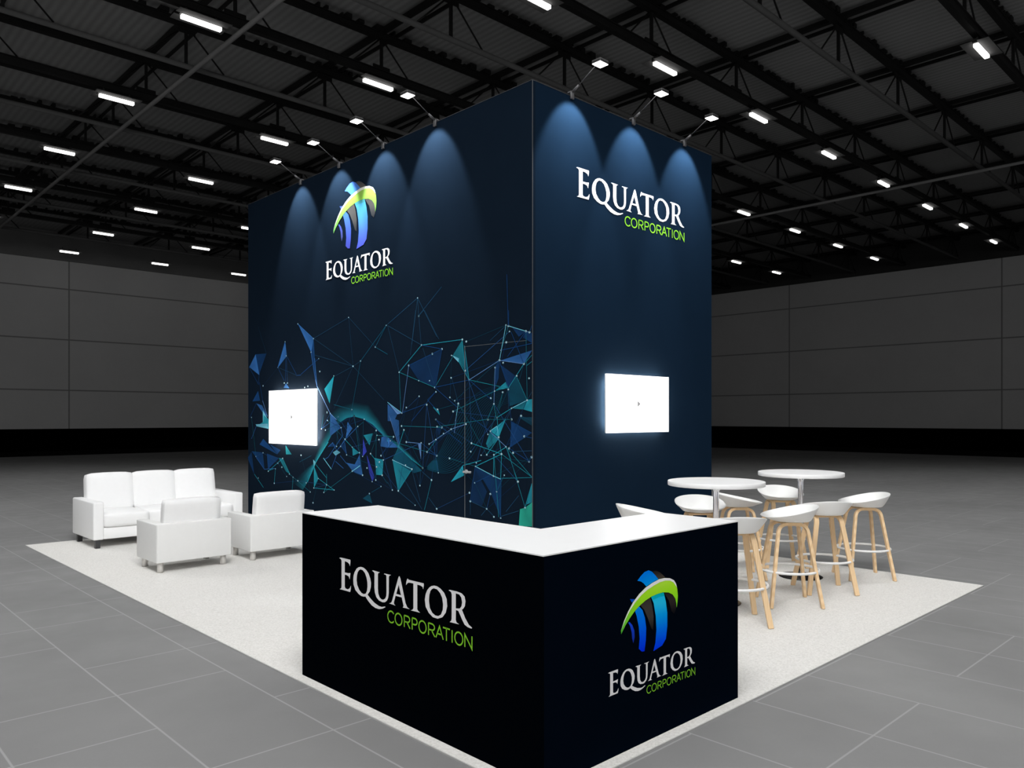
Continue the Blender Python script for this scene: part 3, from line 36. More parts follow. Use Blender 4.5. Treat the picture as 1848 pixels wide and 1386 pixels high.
STRIPS = [
 (3.57, 12.54, 'white strip light left of the tower, nearest the viewer in the outer line', 'strip lights left of the tower'),
 (3.57, 17.54, 'white strip light left of the tower, second nearest the viewer in the outer line', 'strip lights left of the tower'),
 (3.57, 22.54, 'white strip light left of the tower, third nearest the viewer in the outer line', 'strip lights left of the tower'),
 (3.57, 27.54, 'white strip light left of the tower, fourth nearest the viewer in the outer line', 'strip lights left of the tower'),
 (3.57, 32.54, 'white strip light left of the tower, fifth nearest the viewer in the outer line', 'strip lights left of the tower'),
 (7.6, 12.54, 'white strip light left of the tower, nearest the viewer in the middle line', 'strip lights left of the tower'),
 (7.6, 17.54, 'white strip light left of the tower, second nearest the viewer in the middle line', 'strip lights left of the tower'),
 (7.6, 22.54, 'white strip light left of the tower, third nearest the viewer in the middle line', 'strip lights left of the tower'),
 (7.6, 27.54, 'white strip light left of the tower, fourth nearest the viewer in the middle line', 'strip lights left of the tower'),
 (7.6, 32.54, 'white strip light left of the tower, fifth nearest the viewer in the middle line', 'strip lights left of the tower'),
 (7.6, 37.54, 'white strip light left of the tower, sixth nearest the viewer in the middle line', 'strip lights left of the tower'),
 (11.63, 27.54, 'white strip light left of the tower, nearest the viewer in the inner line', 'strip lights left of the tower'),
 (11.63, 32.54, 'white strip light left of the tower, second nearest the viewer in the inner line', 'strip lights left of the tower'),
 (11.63, 37.54, 'white strip light left of the tower, third nearest the viewer in the inner line', 'strip lights left of the tower'),
 (15.66, 37.54, 'white strip light left of the tower, alone in its innermost line', 'strip lights left of the tower'),
 (15.66, 2.54, 'white strip light right of the tower, alone in the topmost row', 'strip lights right of the tower'),
 (7.6, 7.54, 'white strip light right of the tower, nearest the viewer in the second row', 'strip lights right of the tower'),
 (11.63, 7.54, 'white strip light right of the tower, second nearest the viewer in the second row', 'strip lights right of the tower'),
 (15.66, 7.54, 'white strip light right of the tower, third nearest the viewer in the second row', 'strip lights right of the tower'),
 (19.69, 7.54, 'white strip light right of the tower, fourth nearest the viewer in the second row', 'strip lights right of the tower'),
 (23.72, 7.54, 'white strip light right of the tower, fifth nearest the viewer in the second row', 'strip lights right of the tower'),
 (27.75, 7.54, 'white strip light right of the tower, sixth nearest the viewer in the second row', 'strip lights right of the tower'),
 (31.78, 7.54, 'white strip light right of the tower, seventh nearest the viewer in the second row', 'strip lights right of the tower'),
 (35.81, 7.54, 'white strip light right of the tower, eighth nearest the viewer in the second row', 'strip lights right of the tower'),
 (23.72, 12.54, 'white strip light right of the tower, nearest the viewer in the third row', 'strip lights right of the tower'),
 (27.75, 12.54, 'white strip light right of the tower, second nearest the viewer in the third row', 'strip lights right of the tower'),
 (31.78, 12.54, 'white strip light right of the tower, third nearest the viewer in the third row', 'strip lights right of the tower'),
 (35.81, 12.54, 'white strip light right of the tower, fourth nearest the viewer in the third row', 'strip lights right of the tower'),
 (31.78, 17.54, 'white strip light right of the tower, nearest the viewer in the lowest row', 'strip lights right of the tower'),
 (35.81, 17.54, 'white strip light right of the tower, second nearest the viewer in the lowest row', 'strip lights right of the tower'),
]


# ------------------------------------------------------------------ helpers
def lin(c):
    def f(v):
        v /= 255.0
        return v / 12.92 if v <= 0.04045 else ((v + 0.055) / 1.055) ** 2.4
    return tuple(f(v) for v in c)

class MB:
    """collects geometry for ONE mesh object"""
    def __init__(s):
        s.v, s.f, s.sm, s.c = [], [], [], []
    def add(s, vs, fs, smooth=False, cols=None):
        o = len(s.v)
        s.v += [tuple(p) for p in vs]
        s.f += [tuple(i + o for i in f) for f in fs]
        s.sm += [smooth] * len(fs)
        s.c += cols if cols else [(1, 1, 1, 1)] * len(vs)
        return s
    def box(s, a, b, M=None):
        x0, y0, z0 = a; x1, y1, z1 = b
        vs = [Vector(p) for p in ((x0,y0,z0),(x1,y0,z0),(x1,y1,z0),(x0,y1,z0),(x0,y0,z1),(x1,y0,z1),(x1,y1,z1),(x0,y1,z1))]
        if M: vs = [M @ p for p in vs]
        return s.add(vs, [(3,2,1,0),(4,5,6,7),(0,1,5,4),(1,2,6,5),(2,3,7,6),(3,0,4,7)])
    def bevel_box(s, a, b, r=0.02, seg=3, puff=0.0, M=None):
        bm = bmesh.new()
        bmesh.ops.create_cube(bm, size=1.0)
        d = [b[i] - a[i] for i in range(3)]; c = [(a[i] + b[i]) / 2 for i in range(3)]
        for v in bm.verts: v.co = Vector((v.co.x * d[0], v.co.y * d[1], v.co.z * d[2]))
        if puff: bmesh.ops.subdivide_edges(bm, edges=bm.edges[:], cuts=7, use_grid_fill=True)
        if puff:
            h = [x / 2 for x in d]
            for v in bm.verts:
                q = v.co.copy(); inner = Vector((max(-h[0]+r, min(h[0]-r, q.x)), max(-h[1]+r, min(h[1]-r, q.y)), max(-h[2]+r, min(h[2]-r, q.z))))
                o = q - inner
                if o.length > 1e-6: q = inner + o.normalized() * r
                u = [q[i] / h[i] for i in range(3)]
                w = [(1 - abs(x) ** 2.5) for x in u]
                q.x += puff * w[1] * w[2] * u[0]; q.y += puff * w[0] * w[2] * u[1]; q.z += puff * w[0] * w[1] * u[2]
                v.co = q
        else:
            bmesh.ops.bevel(bm, geom=bm.edges[:], offset=r, segments=seg, profile=0.5, affect='EDGES', clamp_overlap=True)
        bm.verts.ensure_lookup_table(); bm.verts.index_update()
        vs = [v.co + Vector(c) for v in bm.verts]
        if M: vs = [M @ p for p in vs]
        fs = [tuple(v.index for v in f.verts) for f in bm.faces]
        bm.free()
        return s.add(vs, fs, True)
    def lathe(s, prof, c=(0,0,0), n=40, cap=True):
        vs, fs = [], []
        for r, z in prof:
            for k in range(n):
                t = 2 * PI * k / n
                vs.append((c[0] + r * math.cos(t), c[1] + r * math.sin(t), c[2] + z))
        m = len(prof)
        for i in range(m - 1):
            for k in range(n):
                k2 = (k + 1) % n
                fs.append((i*n+k, i*n+k2, (i+1)*n+k2, (i+1)*n+k))
        s.add(vs, fs, True)
        if cap:
            o = len(s.v) - len(vs)
            s.f += [tuple(o + k for k in reversed(range(n))), tuple(o + (m-1)*n + k for k in range(n))]
            s.sm += [False, False]
        return s
    def tube(s, pts, r, n=8, closed=False, smooth=True):
        pts = [Vector(p) for p in pts]; m = len(pts); rings = []
        for i, p in enumerate(pts):
            a = pts[(i - 1) % m] if (closed or i) else p
            b = pts[(i + 1) % m] if (closed or i < m - 1) else p
            t = (b - a).normalized()
            up = Vector((0,0,1)) if abs(t.z) < 0.9 else Vector((1,0,0))
            u = t.cross(up).normalized(); w = u.cross(t)
            rings.append([p + r * (math.cos(2*PI*k/n) * u + math.sin(2*PI*k/n) * w) for k in range(n)])
        vs = [q for R in rings for q in R]; fs = []
        for i in range(m if closed else m - 1):
            j = (i + 1) % m
            for k in range(n):
                k2 = (k + 1) % n
                fs.append((i*n+k, i*n+k2, j*n+k2, j*n+k))
        if not closed:
            fs += [tuple(reversed(range(n))), tuple((m-1)*n+k for k in range(n))]
        return s.add(vs, fs, smooth)
    def strap(s, pts, w, t, side):
        """rectangular section swept along pts; w along SIDE (const vector), t across"""
        pts = [Vector(p) for p in pts]; side = Vector(side).normalized(); vs, fs = [], []
        m = len(pts)
        for i, p in enumerate(pts):
            a = pts[i-1] if i else p; b = pts[i+1] if i < m-1 else p
            tg = (b - a).normalized()
            nrm = tg.cross(side).normalized(); sd = nrm.cross(tg).normalized()
            k = 1.0
            if 0 < i < m-1:
                d1 = (p - a).normalized(); k = 1.0 / max(0.6, abs(d1.dot(tg)))
            for e, f in ((1,1),(1,-1),(-1,-1),(-1,1)):
                vs.append(p + sd * (e * w / 2) + nrm * (f * t / 2 * k))
        for i in range(m-1):
            for k in range(4):
                k2 = (k+1) % 4
                fs.append((i*4+k, i*4+k2, (i+1)*4+k2, (i+1)*4+k))
        fs += [(3,2,1,0), tuple((m-1)*4+k for k in range(4))]
        return s.add(vs, fs, False)
    def poly(s, outline, fn, hole=None, cols=None, colf=None):
        """flat polygon (2D) with an optional hole, placed by fn(x,y)"""
        bm = bmesh.new(); ed = []
        for L in (outline, hole):
            if not L: continue
            vv = [bm.verts.new((x, y, 0)) for x, y in L]
            ed += [bm.edges.new((vv[i], vv[(i+1) % len(vv)])) for i in range(len(vv))]
        bmesh.ops.triangle_fill(bm, edges=ed, use_beauty=True, use_dissolve=False, normal=(0,0,1))
        bm.verts.ensure_lookup_table(); bm.verts.index_update()
        pts = [(v.co.x, v.co.y) for v in bm.verts]
        fs = []
        for f in bm.faces:
            ix = [v.index for v in f.verts]
            if f.normal.z < 0: ix.reverse()
            fs.append(tuple(ix))
        bm.free()
        cl = [colf(x, y) for x, y in pts] if colf else ([cols] * len(pts) if cols else None)
        return s.add([fn(x, y) for x, y in pts], fs, False, cl)
    def build(s, name, m, parent=None, color=False):
        me = bpy.data.meshes.new(name)
        me.from_pydata(s.v, [], s.f)
        me.polygons.foreach_set('use_smooth', s.sm)
        if color:
            at = me.color_attributes.new('Ink', 'FLOAT_COLOR', 'POINT')
            at.data.foreach_set('color', [x for c in s.c for x in c])
        me.materials.append(m); me.update()
        o = bpy.data.objects.new(name, me); col.objects.link(o)
        if parent: o.parent = parent
        return o

def edge_bevel(o, w=0.004, seg=2):
    md = o.modifiers.new('soft edge', 'BEVEL'); md.width = w; md.segments = seg; md.limit_method = 'ANGLE'
    return o
def sharp(o, ang=40):
    o.data.shade_smooth() if hasattr(o.data, 'shade_smooth') else None
    md = o.modifiers.new('edge split', 'EDGE_SPLIT'); md.split_angle = math.radians(ang)
    return o
def thing(name, label, cat, loc=(0,0,0), rz=0.0, group=None):
    o = bpy.data.objects.new(name, None); col.objects.link(o)
    o.location = loc; o.rotation_euler = (0,0,rz); o.empty_display_size = 0.2
    o['label'] = label; o['category'] = cat
    if group: o['group'] = group
    return o
def struct(o):
    o['kind'] = 'structure'; return o
def dup(root, loc, rz, label, group=None):
    r = root.copy(); col.objects.link(r); r.location = loc; r.rotation_euler = (0,0,rz)
    r['label'] = label
    if group: r['group'] = group
    for ch in list(root.children):
        c = ch.copy(); col.objects.link(c); c.parent = r
        for g in list(ch.children):
            d = g.copy(); col.objects.link(d); d.parent = c
    return r

# ------------------------------------------------------------------ materials
class NT:
    def __init__(s, name):
        s.m = bpy.data.materials.new(name); s.m.use_nodes = True
        s.t = s.m.node_tree; s.n = s.t.nodes; s.l = s.t.links
        s.b = s.n['Principled BSDF']; s.out = s.n['Material Output']
    def node(s, typ, **kw):
        n = s.n.new(typ)
        for k, v in kw.items(): setattr(n, k, v)
        return n
    def math(s, op, a, b=None, c=None):
        n = s.node('ShaderNodeMath', operation=op)
        for i, x in enumerate((a, b, c)):
            if x is None: continue
            if isinstance(x, (int, float)): n.inputs[i].default_value = x
            else: s.l.new(x, n.inputs[i])
        return n.outputs[0]
    def mix(s, f, a, b):
        n = s.node('ShaderNodeMix', data_type='RGBA')
        for i, x in ((0, f), (6, a), (7, b)):
            if isinstance(x, (int, float)): n.inputs[i].default_value = x
            elif isinstance(x, tuple): n.inputs[i].default_value = (*x[:3], 1)
            else: s.l.new(x, n.inputs[i])
        return n.outputs[2]
    def obj(s):
        t = s.node('ShaderNodeTexCoord'); return t.outputs['Object']
    def pos(s):
        g = s.node('ShaderNodeNewGeometry'); x = s.node('ShaderNodeSeparateXYZ')
        s.l.new(g.outputs['Position'], x.inputs[0]); return g.outputs['Position'], x.outputs
    def noise(s, vec, scale, detail=3, rough=0.55):
        n = s.node('ShaderNodeTexNoise'); n.inputs['Scale'].default_value = scale
        n.inputs['Detail'].default_value = detail; n.inputs['Roughness'].default_value = rough
        s.l.new(vec, n.inputs['Vector']); return n.outputs['Fac']
    def ramp(s, f, *stops):
        r = s.node('ShaderNodeValToRGB'); e = r.color_ramp.elements
        while len(e) < len(stops): e.new(0.5)
        for i, (p, c) in enumerate(stops): e[i].position = p; e[i].color = (*c[:3], 1) if isinstance(c, tuple) else (c, c, c, 1)
        s.l.new(f, r.inputs[0]); return r.outputs['Color']
    def bump(s, h, strength, dist=0.01):
        b = s.node('ShaderNodeBump'); b.inputs['Strength'].default_value = strength; b.inputs['Distance'].default_value = dist
        s.l.new(h, b.inputs['Height']); s.l.new(b.outputs[0], s.b.inputs['Normal'])

def mat(name, c, rough=0.5, metal=0.0, spec=0.5, var=0.06, scale=14.0, bump=0.0, emis=None, es=0.0):
    t = NT(name)
    v = t.noise(t.obj(), scale)
    c1 = tuple(x * (1 - var) for x in c); c2 = tuple(min(1, x * (1 + var)) for x in c)
    t.l.new(t.mix(v, c1, c2), t.b.inputs['Base Color'])
    t.b.inputs['Roughness'].default_value = rough; t.b.inputs['Metallic'].default_value = metal
    t.b.inputs['Specular IOR Level'].default_value = spec
    if bump: t.bump(v, bump)
    if emis:
        t.b.inputs['Emission Color'].default_value = (*emis, 1); t.b.inputs['Emission Strength'].default_value = es
    return t.m

def ink(name, rough=0.55, transp=True):
    """print colours read from the mesh's own colour layer (alpha = ink density)"""
    t = NT(name)
    a = t.node('ShaderNodeVertexColor', layer_name='Ink')
    t.l.new(a.outputs['Color'], t.b.inputs['Base Color'])
    t.b.inputs['Roughness'].default_value = rough; t.b.inputs['Specular IOR Level'].default_value = 0.0
    if transp: t.l.new(a.outputs['Alpha'], t.b.inputs['Alpha'])
    return t.m

M = {}
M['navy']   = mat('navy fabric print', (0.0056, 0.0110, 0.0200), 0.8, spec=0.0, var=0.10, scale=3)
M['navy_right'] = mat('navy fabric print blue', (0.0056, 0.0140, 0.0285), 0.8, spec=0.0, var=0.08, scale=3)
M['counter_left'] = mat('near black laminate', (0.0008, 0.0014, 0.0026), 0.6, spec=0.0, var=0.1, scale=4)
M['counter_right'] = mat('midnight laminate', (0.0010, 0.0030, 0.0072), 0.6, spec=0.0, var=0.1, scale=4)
M['worktop'] = mat('white laminate', (0.96, 0.96, 0.96), 0.35, var=0.01)
M['profile'] = mat('aluminium profile', (0.075, 0.08, 0.09), 0.5, metal=0.5, var=0.05)
M['seam']   = mat('door seam', (0.10, 0.11, 0.12), 0.5, var=0.05)
M['steel']  = mat('brushed steel', (0.6, 0.6, 0.62), 0.3, metal=0.8, var=0.04)
M['chrome'] = mat('polished chrome', (0.78, 0.79, 0.84), 0.16, metal=0.85, var=0.02)
M['leather'] = mat('white leather', (0.80, 0.80, 0.80), 0.5, spec=0.35, var=0.02, scale=22, bump=0.03)
M['leather2'] = mat('white leather back', (0.74, 0.74, 0.73), 0.5, spec=0.35, var=0.02, scale=22, bump=0.03)
M['darkleg'] = mat('dark stained foot', (0.03, 0.03, 0.032), 0.4, var=0.1)
M['satin']  = mat('satin steel foot', (0.72, 0.70, 0.67), 0.35, metal=0.35, var=0.05)
M['shell']  = mat('white moulded plastic', (0.84, 0.84, 0.83), 0.42, spec=0.35, var=0.01)
M['ring']   = mat('white lacquered steel', (0.82, 0.82, 0.82), 0.35, var=0.01)
M['black']  = mat('gloss black base', (0.008, 0.008, 0.010), 0.18, var=0.1)
M['tabletop'] = mat('white table laminate', (0.95, 0.95, 0.95), 0.4, var=0.01)
M['beam']   = mat('dark painted steel', (0.009, 0.009, 0.009), 0.6, spec=0.2, var=0.3, scale=2)
M['tube']   = mat('grey painted steel', (0.10, 0.10, 0.10), 0.6, spec=0.1, var=0.2, scale=2)
M['halo_wing'] = mat('lamp reflector', (0.075, 0.075, 0.075), 0.8, var=0.1)
M['lampbody'] = mat('lamp housing', (0.02, 0.02, 0.02), 0.5, var=0.1)
M['armsteel'] = mat('lamp arm steel', (0.12, 0.12, 0.125), 0.45, metal=0.5, var=0.05)
M['tvbody'] = mat('screen casing', (0.012, 0.012, 0.012), 0.4, var=0.1)
M['tvcase'] = mat('light screen casing', (0.75, 0.75, 0.75), 0.4, var=0.03)
M['playmark'] = mat('grey play symbol', (0.10, 0.10, 0.10), 0.5, var=0.02, emis=(0.30, 0.30, 0.30), es=1.0)
M['mural']  = ink('network print ink', transp=False)
M['letter'] = mat('white print', (0.86, 0.85, 0.86), 0.6, spec=0.1, var=0.01)
M['green']  = mat('lime green print', (0.235, 0.60, 0.030), 0.6, spec=0.1, var=0.02)
M['logo']   = ink('emblem print ink', transp=False)

def emitter(name, c, s):
    t = NT(name); v = t.noise(t.obj(), 5.0)
    t.l.new(t.mix(v, tuple(x * 0.97 for x in c), c), t.b.inputs['Emission Color'])
    t.b.inputs['Emission Strength'].default_value = s; t.b.inputs['Base Color'].default_value = (0.8, 0.8, 0.8, 1)
    return t.m
M['strip']  = emitter('hall strip diffuser', (1.0, 0.98, 0.95), 3.6)
M['lens']   = emitter('flood lens', (1.0, 0.97, 0.95), 5.0)
M['screen'] = emitter('lit screen', (1.0, 1.0, 1.0), 1.6)
M['halo_glow'] = emitter('added screen halo', (1.0, 0.74, 0.58), HALO_STRENGTH)

# oak
def oak():
    t = NT('pale oak'); w = t.node('ShaderNodeTexWave', wave_type='BANDS', bands_direction='X')
    w.inputs['Scale'].default_value = 4; w.inputs['Distortion'].default_value = 3; w.inputs['Detail'].default_value = 3
    mp = t.node('ShaderNodeMapping'); mp.inputs['Scale'].default_value = (6, 6, 0.7)
    t.l.new(t.obj(), mp.inputs[0]); t.l.new(mp.outputs[0], w.inputs['Vector'])
    t.l.new(t.mix(w.outputs['Fac'], lin((222,187,142)), lin((234,204,164))), t.b.inputs['Base Color'])
    t.b.inputs['Roughness'].default_value = 0.55
    return t.m
M['oak'] = oak()

# carpet
def carpet():
    t = NT('cream carpet'); p, x = t.pos()
    n = t.noise(p, 70, 3, 0.8); n2 = t.noise(p, 1.3, 2); n3 = t.noise(p, 34, 2, 0.7)
    c = t.ramp(n, (0.35, (0.53, 0.52, 0.497)), (0.6, (0.69, 0.68, 0.657)))
    c2 = t.mix(t.math('MULTIPLY', n3, 0.28), c, (0.66, 0.65, 0.62))
    t.l.new(t.mix(t.math('MULTIPLY', n2, 0.10), c2, (0.64, 0.625, 0.60)), t.b.inputs['Base Color'])
    t.b.inputs['Roughness'].default_value = 0.95; t.b.inputs['Specular IOR Level'].default_value = 0.05
    t.bump(n, 0.25, 0.004)
    return t.m
M['carpet'] = carpet()
M['carpet_edge'] = mat('grey carpet edge', (0.42, 0.42, 0.41), 0.7, var=0.1)

# tiled floor: two lengths of tile in columns, each column stepped by one row
def tiles():
    t = NT('grey stone tiles'); p, x = t.pos()
    PX, PY, X0, Y0, LW = 0.6595, 0.6645, -0.305, -0.755, 0.0062
    u = t.math('DIVIDE', t.math('SUBTRACT', x[0], X0), PX)
    k = t.math('FLOOR', u)
    fu = t.math('SUBTRACT', u, k)
    du = t.math('MULTIPLY', t.math('MINIMUM', fu, t.math('SUBTRACT', 1.0, fu)), PX)
    v = t.math('DIVIDE', t.math('SUBTRACT', x[1], Y0), PY)
    j = t.math('ROUND', v)
    dv = t.math('MULTIPLY', t.math('ABSOLUTE', t.math('SUBTRACT', v, j)), PY)
    md = t.math('FLOORED_MODULO', t.math('SUBTRACT', t.math('SUBTRACT', j, k), 2.0), 3.0)
    absent = t.math('COMPARE', md, 0.0, 0.25)
    dv2 = t.math('ADD', dv, absent)
    d = t.math('MINIMUM', du, dv2)
    g = t.node('ShaderNodeMapRange', interpolation_type='SMOOTHSTEP'); g.inputs[1].default_value = LW * 0.45; g.inputs[2].default_value = LW * 1.25
    g.inputs[3].default_value = 1.0; g.inputs[4].default_value = 0.0
    t.l.new(d, g.inputs[0])
    n1 = t.noise(p, 0.55, 3); n2 = t.noise(p, 45, 3, 0.7); n3 = t.noise(p, 3.5, 4)
    base = t.ramp(n1, (0.3, (FLOOR_A * .88,) * 3), (0.7, (FLOOR_A * 1.14,) * 3))
    base = t.mix(t.math('MULTIPLY', n2, 0.30), base, (FLOOR_A * .85,) * 3)
    base = t.mix(t.math('MULTIPLY', n3, 0.25), base, (FLOOR_A * .95,) * 3)
    t.l.new(t.mix(t.math('MULTIPLY', g.outputs[0], 0.75), base, (min(.8, FLOOR_A * 1.55),) * 3), t.b.inputs['Base Color'])
    r = t.ramp(n3, (0.3, 0.42), (0.7, 0.55)); t.l.new(r, t.b.inputs['Roughness'])
    t.b.inputs['Specular IOR Level'].default_value = 0.02
    return t.m
M['tiles'] = tiles()

def hall_wall(name, axis, off, c):
    t = NT(name); p, x = t.pos()
    uz = t.math('DIVIDE', t.math('SUBTRACT', x[2], 0.47), 2.457)
    fz = t.math('ABSOLUTE', t.math('SUBTRACT', uz, t.math('ROUND', uz)))
    dz = t.math('MULTIPLY', fz, 2.457)
    ux = t.math('DIVIDE', t.math('SUBTRACT', x[axis], off), 10.66)
    fx = t.math('ABSOLUTE', t.math('SUBTRACT', ux, t.math('ROUND', ux)))
    dx = t.math('MULTIPLY', fx, 10.66)
    d = t.math('MINIMUM', dz, dx)
    g = t.node('ShaderNodeMapRange'); g.inputs[1].default_value = 0.012; g.inputs[2].default_value = 0.045
    g.inputs[3].default_value = 1.0; g.inputs[4].default_value = 0.0; t.l.new(d, g.inputs[0])
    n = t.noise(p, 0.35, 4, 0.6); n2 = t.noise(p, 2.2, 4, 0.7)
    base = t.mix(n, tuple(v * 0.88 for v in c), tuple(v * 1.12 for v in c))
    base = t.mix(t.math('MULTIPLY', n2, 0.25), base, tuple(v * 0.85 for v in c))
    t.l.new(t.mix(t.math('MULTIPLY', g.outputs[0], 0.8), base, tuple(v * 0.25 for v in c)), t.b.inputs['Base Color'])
    t.b.inputs['Roughness'].default_value = 0.9; t.b.inputs['Specular IOR Level'].default_value = 0.1
    return t.m
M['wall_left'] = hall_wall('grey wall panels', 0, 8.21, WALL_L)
M['wall_right'] = hall_wall('grey wall panels shaded', 1, 8.28, WALL_R_SHADED)  # same panels as the left wall, weaker light put into a darker colour
M['pipe'] = mat('light grey pipe', (0.20, 0.20, 0.20), 0.6, spec=0.1, var=0.15, scale=2)
M['dado'] = mat('black wall base', (0.0012, 0.0012, 0.0012), 0.9, spec=0.0, var=0.2, scale=1)
M['falloff'] = mat('black floor margin', (0.012, 0.012, 0.012), 0.95, spec=0.0, var=0.2, scale=1)  # near-black colour for the floor's fade into darkness
M['head_shade_r'] = mat('shaded wall head shade', HEAD_SHADE_R, 0.9, spec=0.05, var=0.15, scale=1)
M['head_shade'] = mat('shaded wall head', HEAD_SHADE, 0.9, spec=0.05, var=0.15, scale=1)

def deck():
    t = NT('ribbed roof deck'); p, x = t.pos()
    w = t.node('ShaderNodeTexWave', wave_type='BANDS', bands_direction='X'); w.inputs['Scale'].default_value = 1.75
    w.inputs['Distortion'].default_value = 0.5; w.inputs['Detail'].default_value = 1
    t.l.new(p, w.inputs['Vector'])
    n = t.noise(p, 0.9, 4, 0.65)
    f = t.math('MULTIPLY', w.outputs['Fac'], n)
    t.l.new(t.ramp(f, (0.0, tuple(DECK * 0.86 for _ in range(3))), (0.55, tuple(DECK * 1.12 for _ in range(3)))), t.b.inputs['Base Color'])
    t.b.inputs['Roughness'].default_value = 0.8; t.b.inputs['Specular IOR Level'].default_value = 0.1
    return t.m
M['deck'] = deck()

# ------------------------------------------------------------------ hall
WX, WY = 40.0, 40.0          # inner faces of the two far walls
WH = 10.56
struct(MB().box((-14, -14, -0.3), (WX, WY, 0.0)).build('floor', M['tiles']))
struct(MB().box((-14, -14, WH), (WX + .4, WY + .4, WH + .25)).build('ceiling', M['deck']))
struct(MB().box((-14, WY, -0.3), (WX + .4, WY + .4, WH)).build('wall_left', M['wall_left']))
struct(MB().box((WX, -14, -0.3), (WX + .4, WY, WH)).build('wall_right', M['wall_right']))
struct(MB().box((-14, WY - 0.05, 0), (WX - .05, WY, 1.06)).build('baseboard_left', M['dado']))
struct(MB().box((WX - 0.05, -14, 0), (WX, WY - .05, 1.06)).build('baseboard_right', M['dado']))
struct(MB().box((-14, WY - 0.12, 9.20), (WX - .12, WY, WH)).build('shade_strip_1', M['head_shade']))  # band coloured dark for the shade on the upper wall
struct(MB().box((WX - 0.12, -14, 9.20), (WX, WY - .12, WH)).build('shade_strip_2', M['head_shade_r']))  # same painted shade on the right wall

struct(MB().box((-14, WY - 5.3, 0), (WX - .05, WY - .05, .003)).build('shade_strip_3', M['falloff']))  # strip added where the floor light dies away, darkness in its colour
struct(MB().box((WX - 6.0, -14, 0), (WX - .05, WY - 5.3, .003)).build('shade_strip_4', M['falloff']))  # same added dark strip along the right wall

# roof trusses: dark ones carry the strip lights, grey ones alternate
ZL, ZU = 9.36, 10.25
nodes_x = [4.25 + 3.455 * k for k in range(-3, 11)]
XA, XB = -9.0, WX - 0.3
for n in range(-1, 15):
    Y = 0.05 + 2.503 * n + 0.0
    lit = (n % 2 == 1)
    tr = bpy.data.objects.new('roof_truss', None); col.objects.link(tr); tr.location = (0, Y, 0); struct(tr)
    lo = MB()
    if lit:
        lo.box((XA, -.065, ZL + .03), (XB, .065, ZL + .16)); lo.box((XA, -.10, ZL + .16), (XB, .10, ZL + .18))
    else:
        lo.tube([(XA, 0, ZL + .04), (XB, 0, ZL + .04)], 0.06, 8)
    lo.build('lower_chord', M['beam'] if lit else M['tube'], tr)
    up = MB(); up.box((XA, -.07, ZU + .02), (XB, .07, ZU + .13)); up.box((XA, -.10, ZU + .13), (XB, .10, ZU + .15))
    x = XA + 0.5
    while x < XB - 0.6:                      # cable clips and brackets along the chord
        dn = min(abs(x - q) for q in nodes_x)
        h = random.uniform(.02, .09) * (1.5 if dn < 1.0 else 1.0)
        w = random.uniform(.04, .20)
        up.box((x, -.10 - random.uniform(0, .06), ZU + .15), (x + w, .10, ZU + .15 + h))
        x += w + random.uniform(.03, .35)
    up.build('upper_chord', M['beam'], tr)
    for q in nodes_x:
        if not (XA < q < XB): continue
        MB().box((q - .028, -.03, ZL + .05), (q + .028, .03, ZU)).build('post', M['beam'], tr)
        br = MB()
        for s in (-1, 1):
            br.tube([(q + s * .06, 0, ZU), (q + s * .86, 0, ZL + .1)], 0.020, 5)
        br.box((q - .22, -.02, ZL + .16), (q + .22, .02, ZL + .30)) if lit else br.box((q - .2, -.02, ZU - .12), (q + .2, .02, ZU))
        br.build('brace', M['beam'], tr)
# purlins and tie pipes across the trusses
for q in nodes_x:
    pu = MB(); pu.box((q - .06, -9, ZU + .14), (q + .06, WY - .3, ZU + .24)); pu.box((q + .36, -9, ZU + .16), (q + .40, WY - .3, ZU + .24))
    struct(pu.build('roof_beam', M['beam']))
for q in (4.36, 24.85):
    struct(MB().tube([(q, -9, ZL - .06), (q, WY - .3, ZL - .06)], 0.05, 8).build('roof_tie_beam', M['pipe']))

# ceiling strip lights
def make_strip(label, loc, group):
    t = thing('ceiling_light', label, 'ceiling light', loc, 0, group)
    hb = MB().box((-.42, -.05, .035), (.42, .05, .12)); hb.box((-.30, -.012, .12), (-.27, .012, .20)); hb.box((.27, -.012, .12), (.30, .012, .20))
    hb.build('housing', M['lampbody'], t)
    MB().bevel_box((-.385, -.050, -.035), (.385, .050, .036), .012, 2).build('diffuser', M['strip'], t)
    rf = MB()
    for sg in (-1, 1):
        q = [(-.50, sg * .045, .040), (.50, sg * .045, .040), (.50, sg * .26, .034), (-.50, sg * .26, .034)]
        rf.add(q + [(x, y, z + .006) for x, y, z in q], [(0,1,2,3), (7,6,5,4), (0,4,5,1), (1,5,6,2), (2,6,7,3), (3,7,4,0)])
    rf.build('halo_wing', M['halo_wing'], t)  # wings added to catch light as a halo around the diffuser
    return t
strip0 = None
for x, y, label, group in STRIPS:
    loc = (x, y, 9.195)
    if strip0 is None: strip0 = make_strip(label, loc, group)
    else: dup(strip0, loc, 0, label, group)

# ------------------------------------------------------------------ stand carpet
RZ = 0.009
rug = thing('stand_carpet', 'cream speckled carpet covering the whole stand on the grey tiled floor', 'carpet', (3.0, 4.5, 0))
def rbox(a, b): return ((a[0] - 3.0, a[1] - 4.5, a[2]), (b[0] - 3.0, b[1] - 4.5, b[2]))
MB().box(*rbox((-.068, -.068, 0.002), (6.087, 9.103, RZ))).build('pile', M['carpet'], rug)
e = MB()
for a, b in (((-.074, -.074, 0), (6.093, -.068, RZ - .001)), ((-.074, 9.103, 0), (6.093, 9.109, RZ - .001)), ((-.074, -.068, 0), (-.068, 9.103, RZ - .001)), ((6.087, -.068, 0), (6.093, 9.103, RZ - .001))):
    e.box(*rbox(a, b))
e.build('edge_trim', M['carpet_edge'], rug)

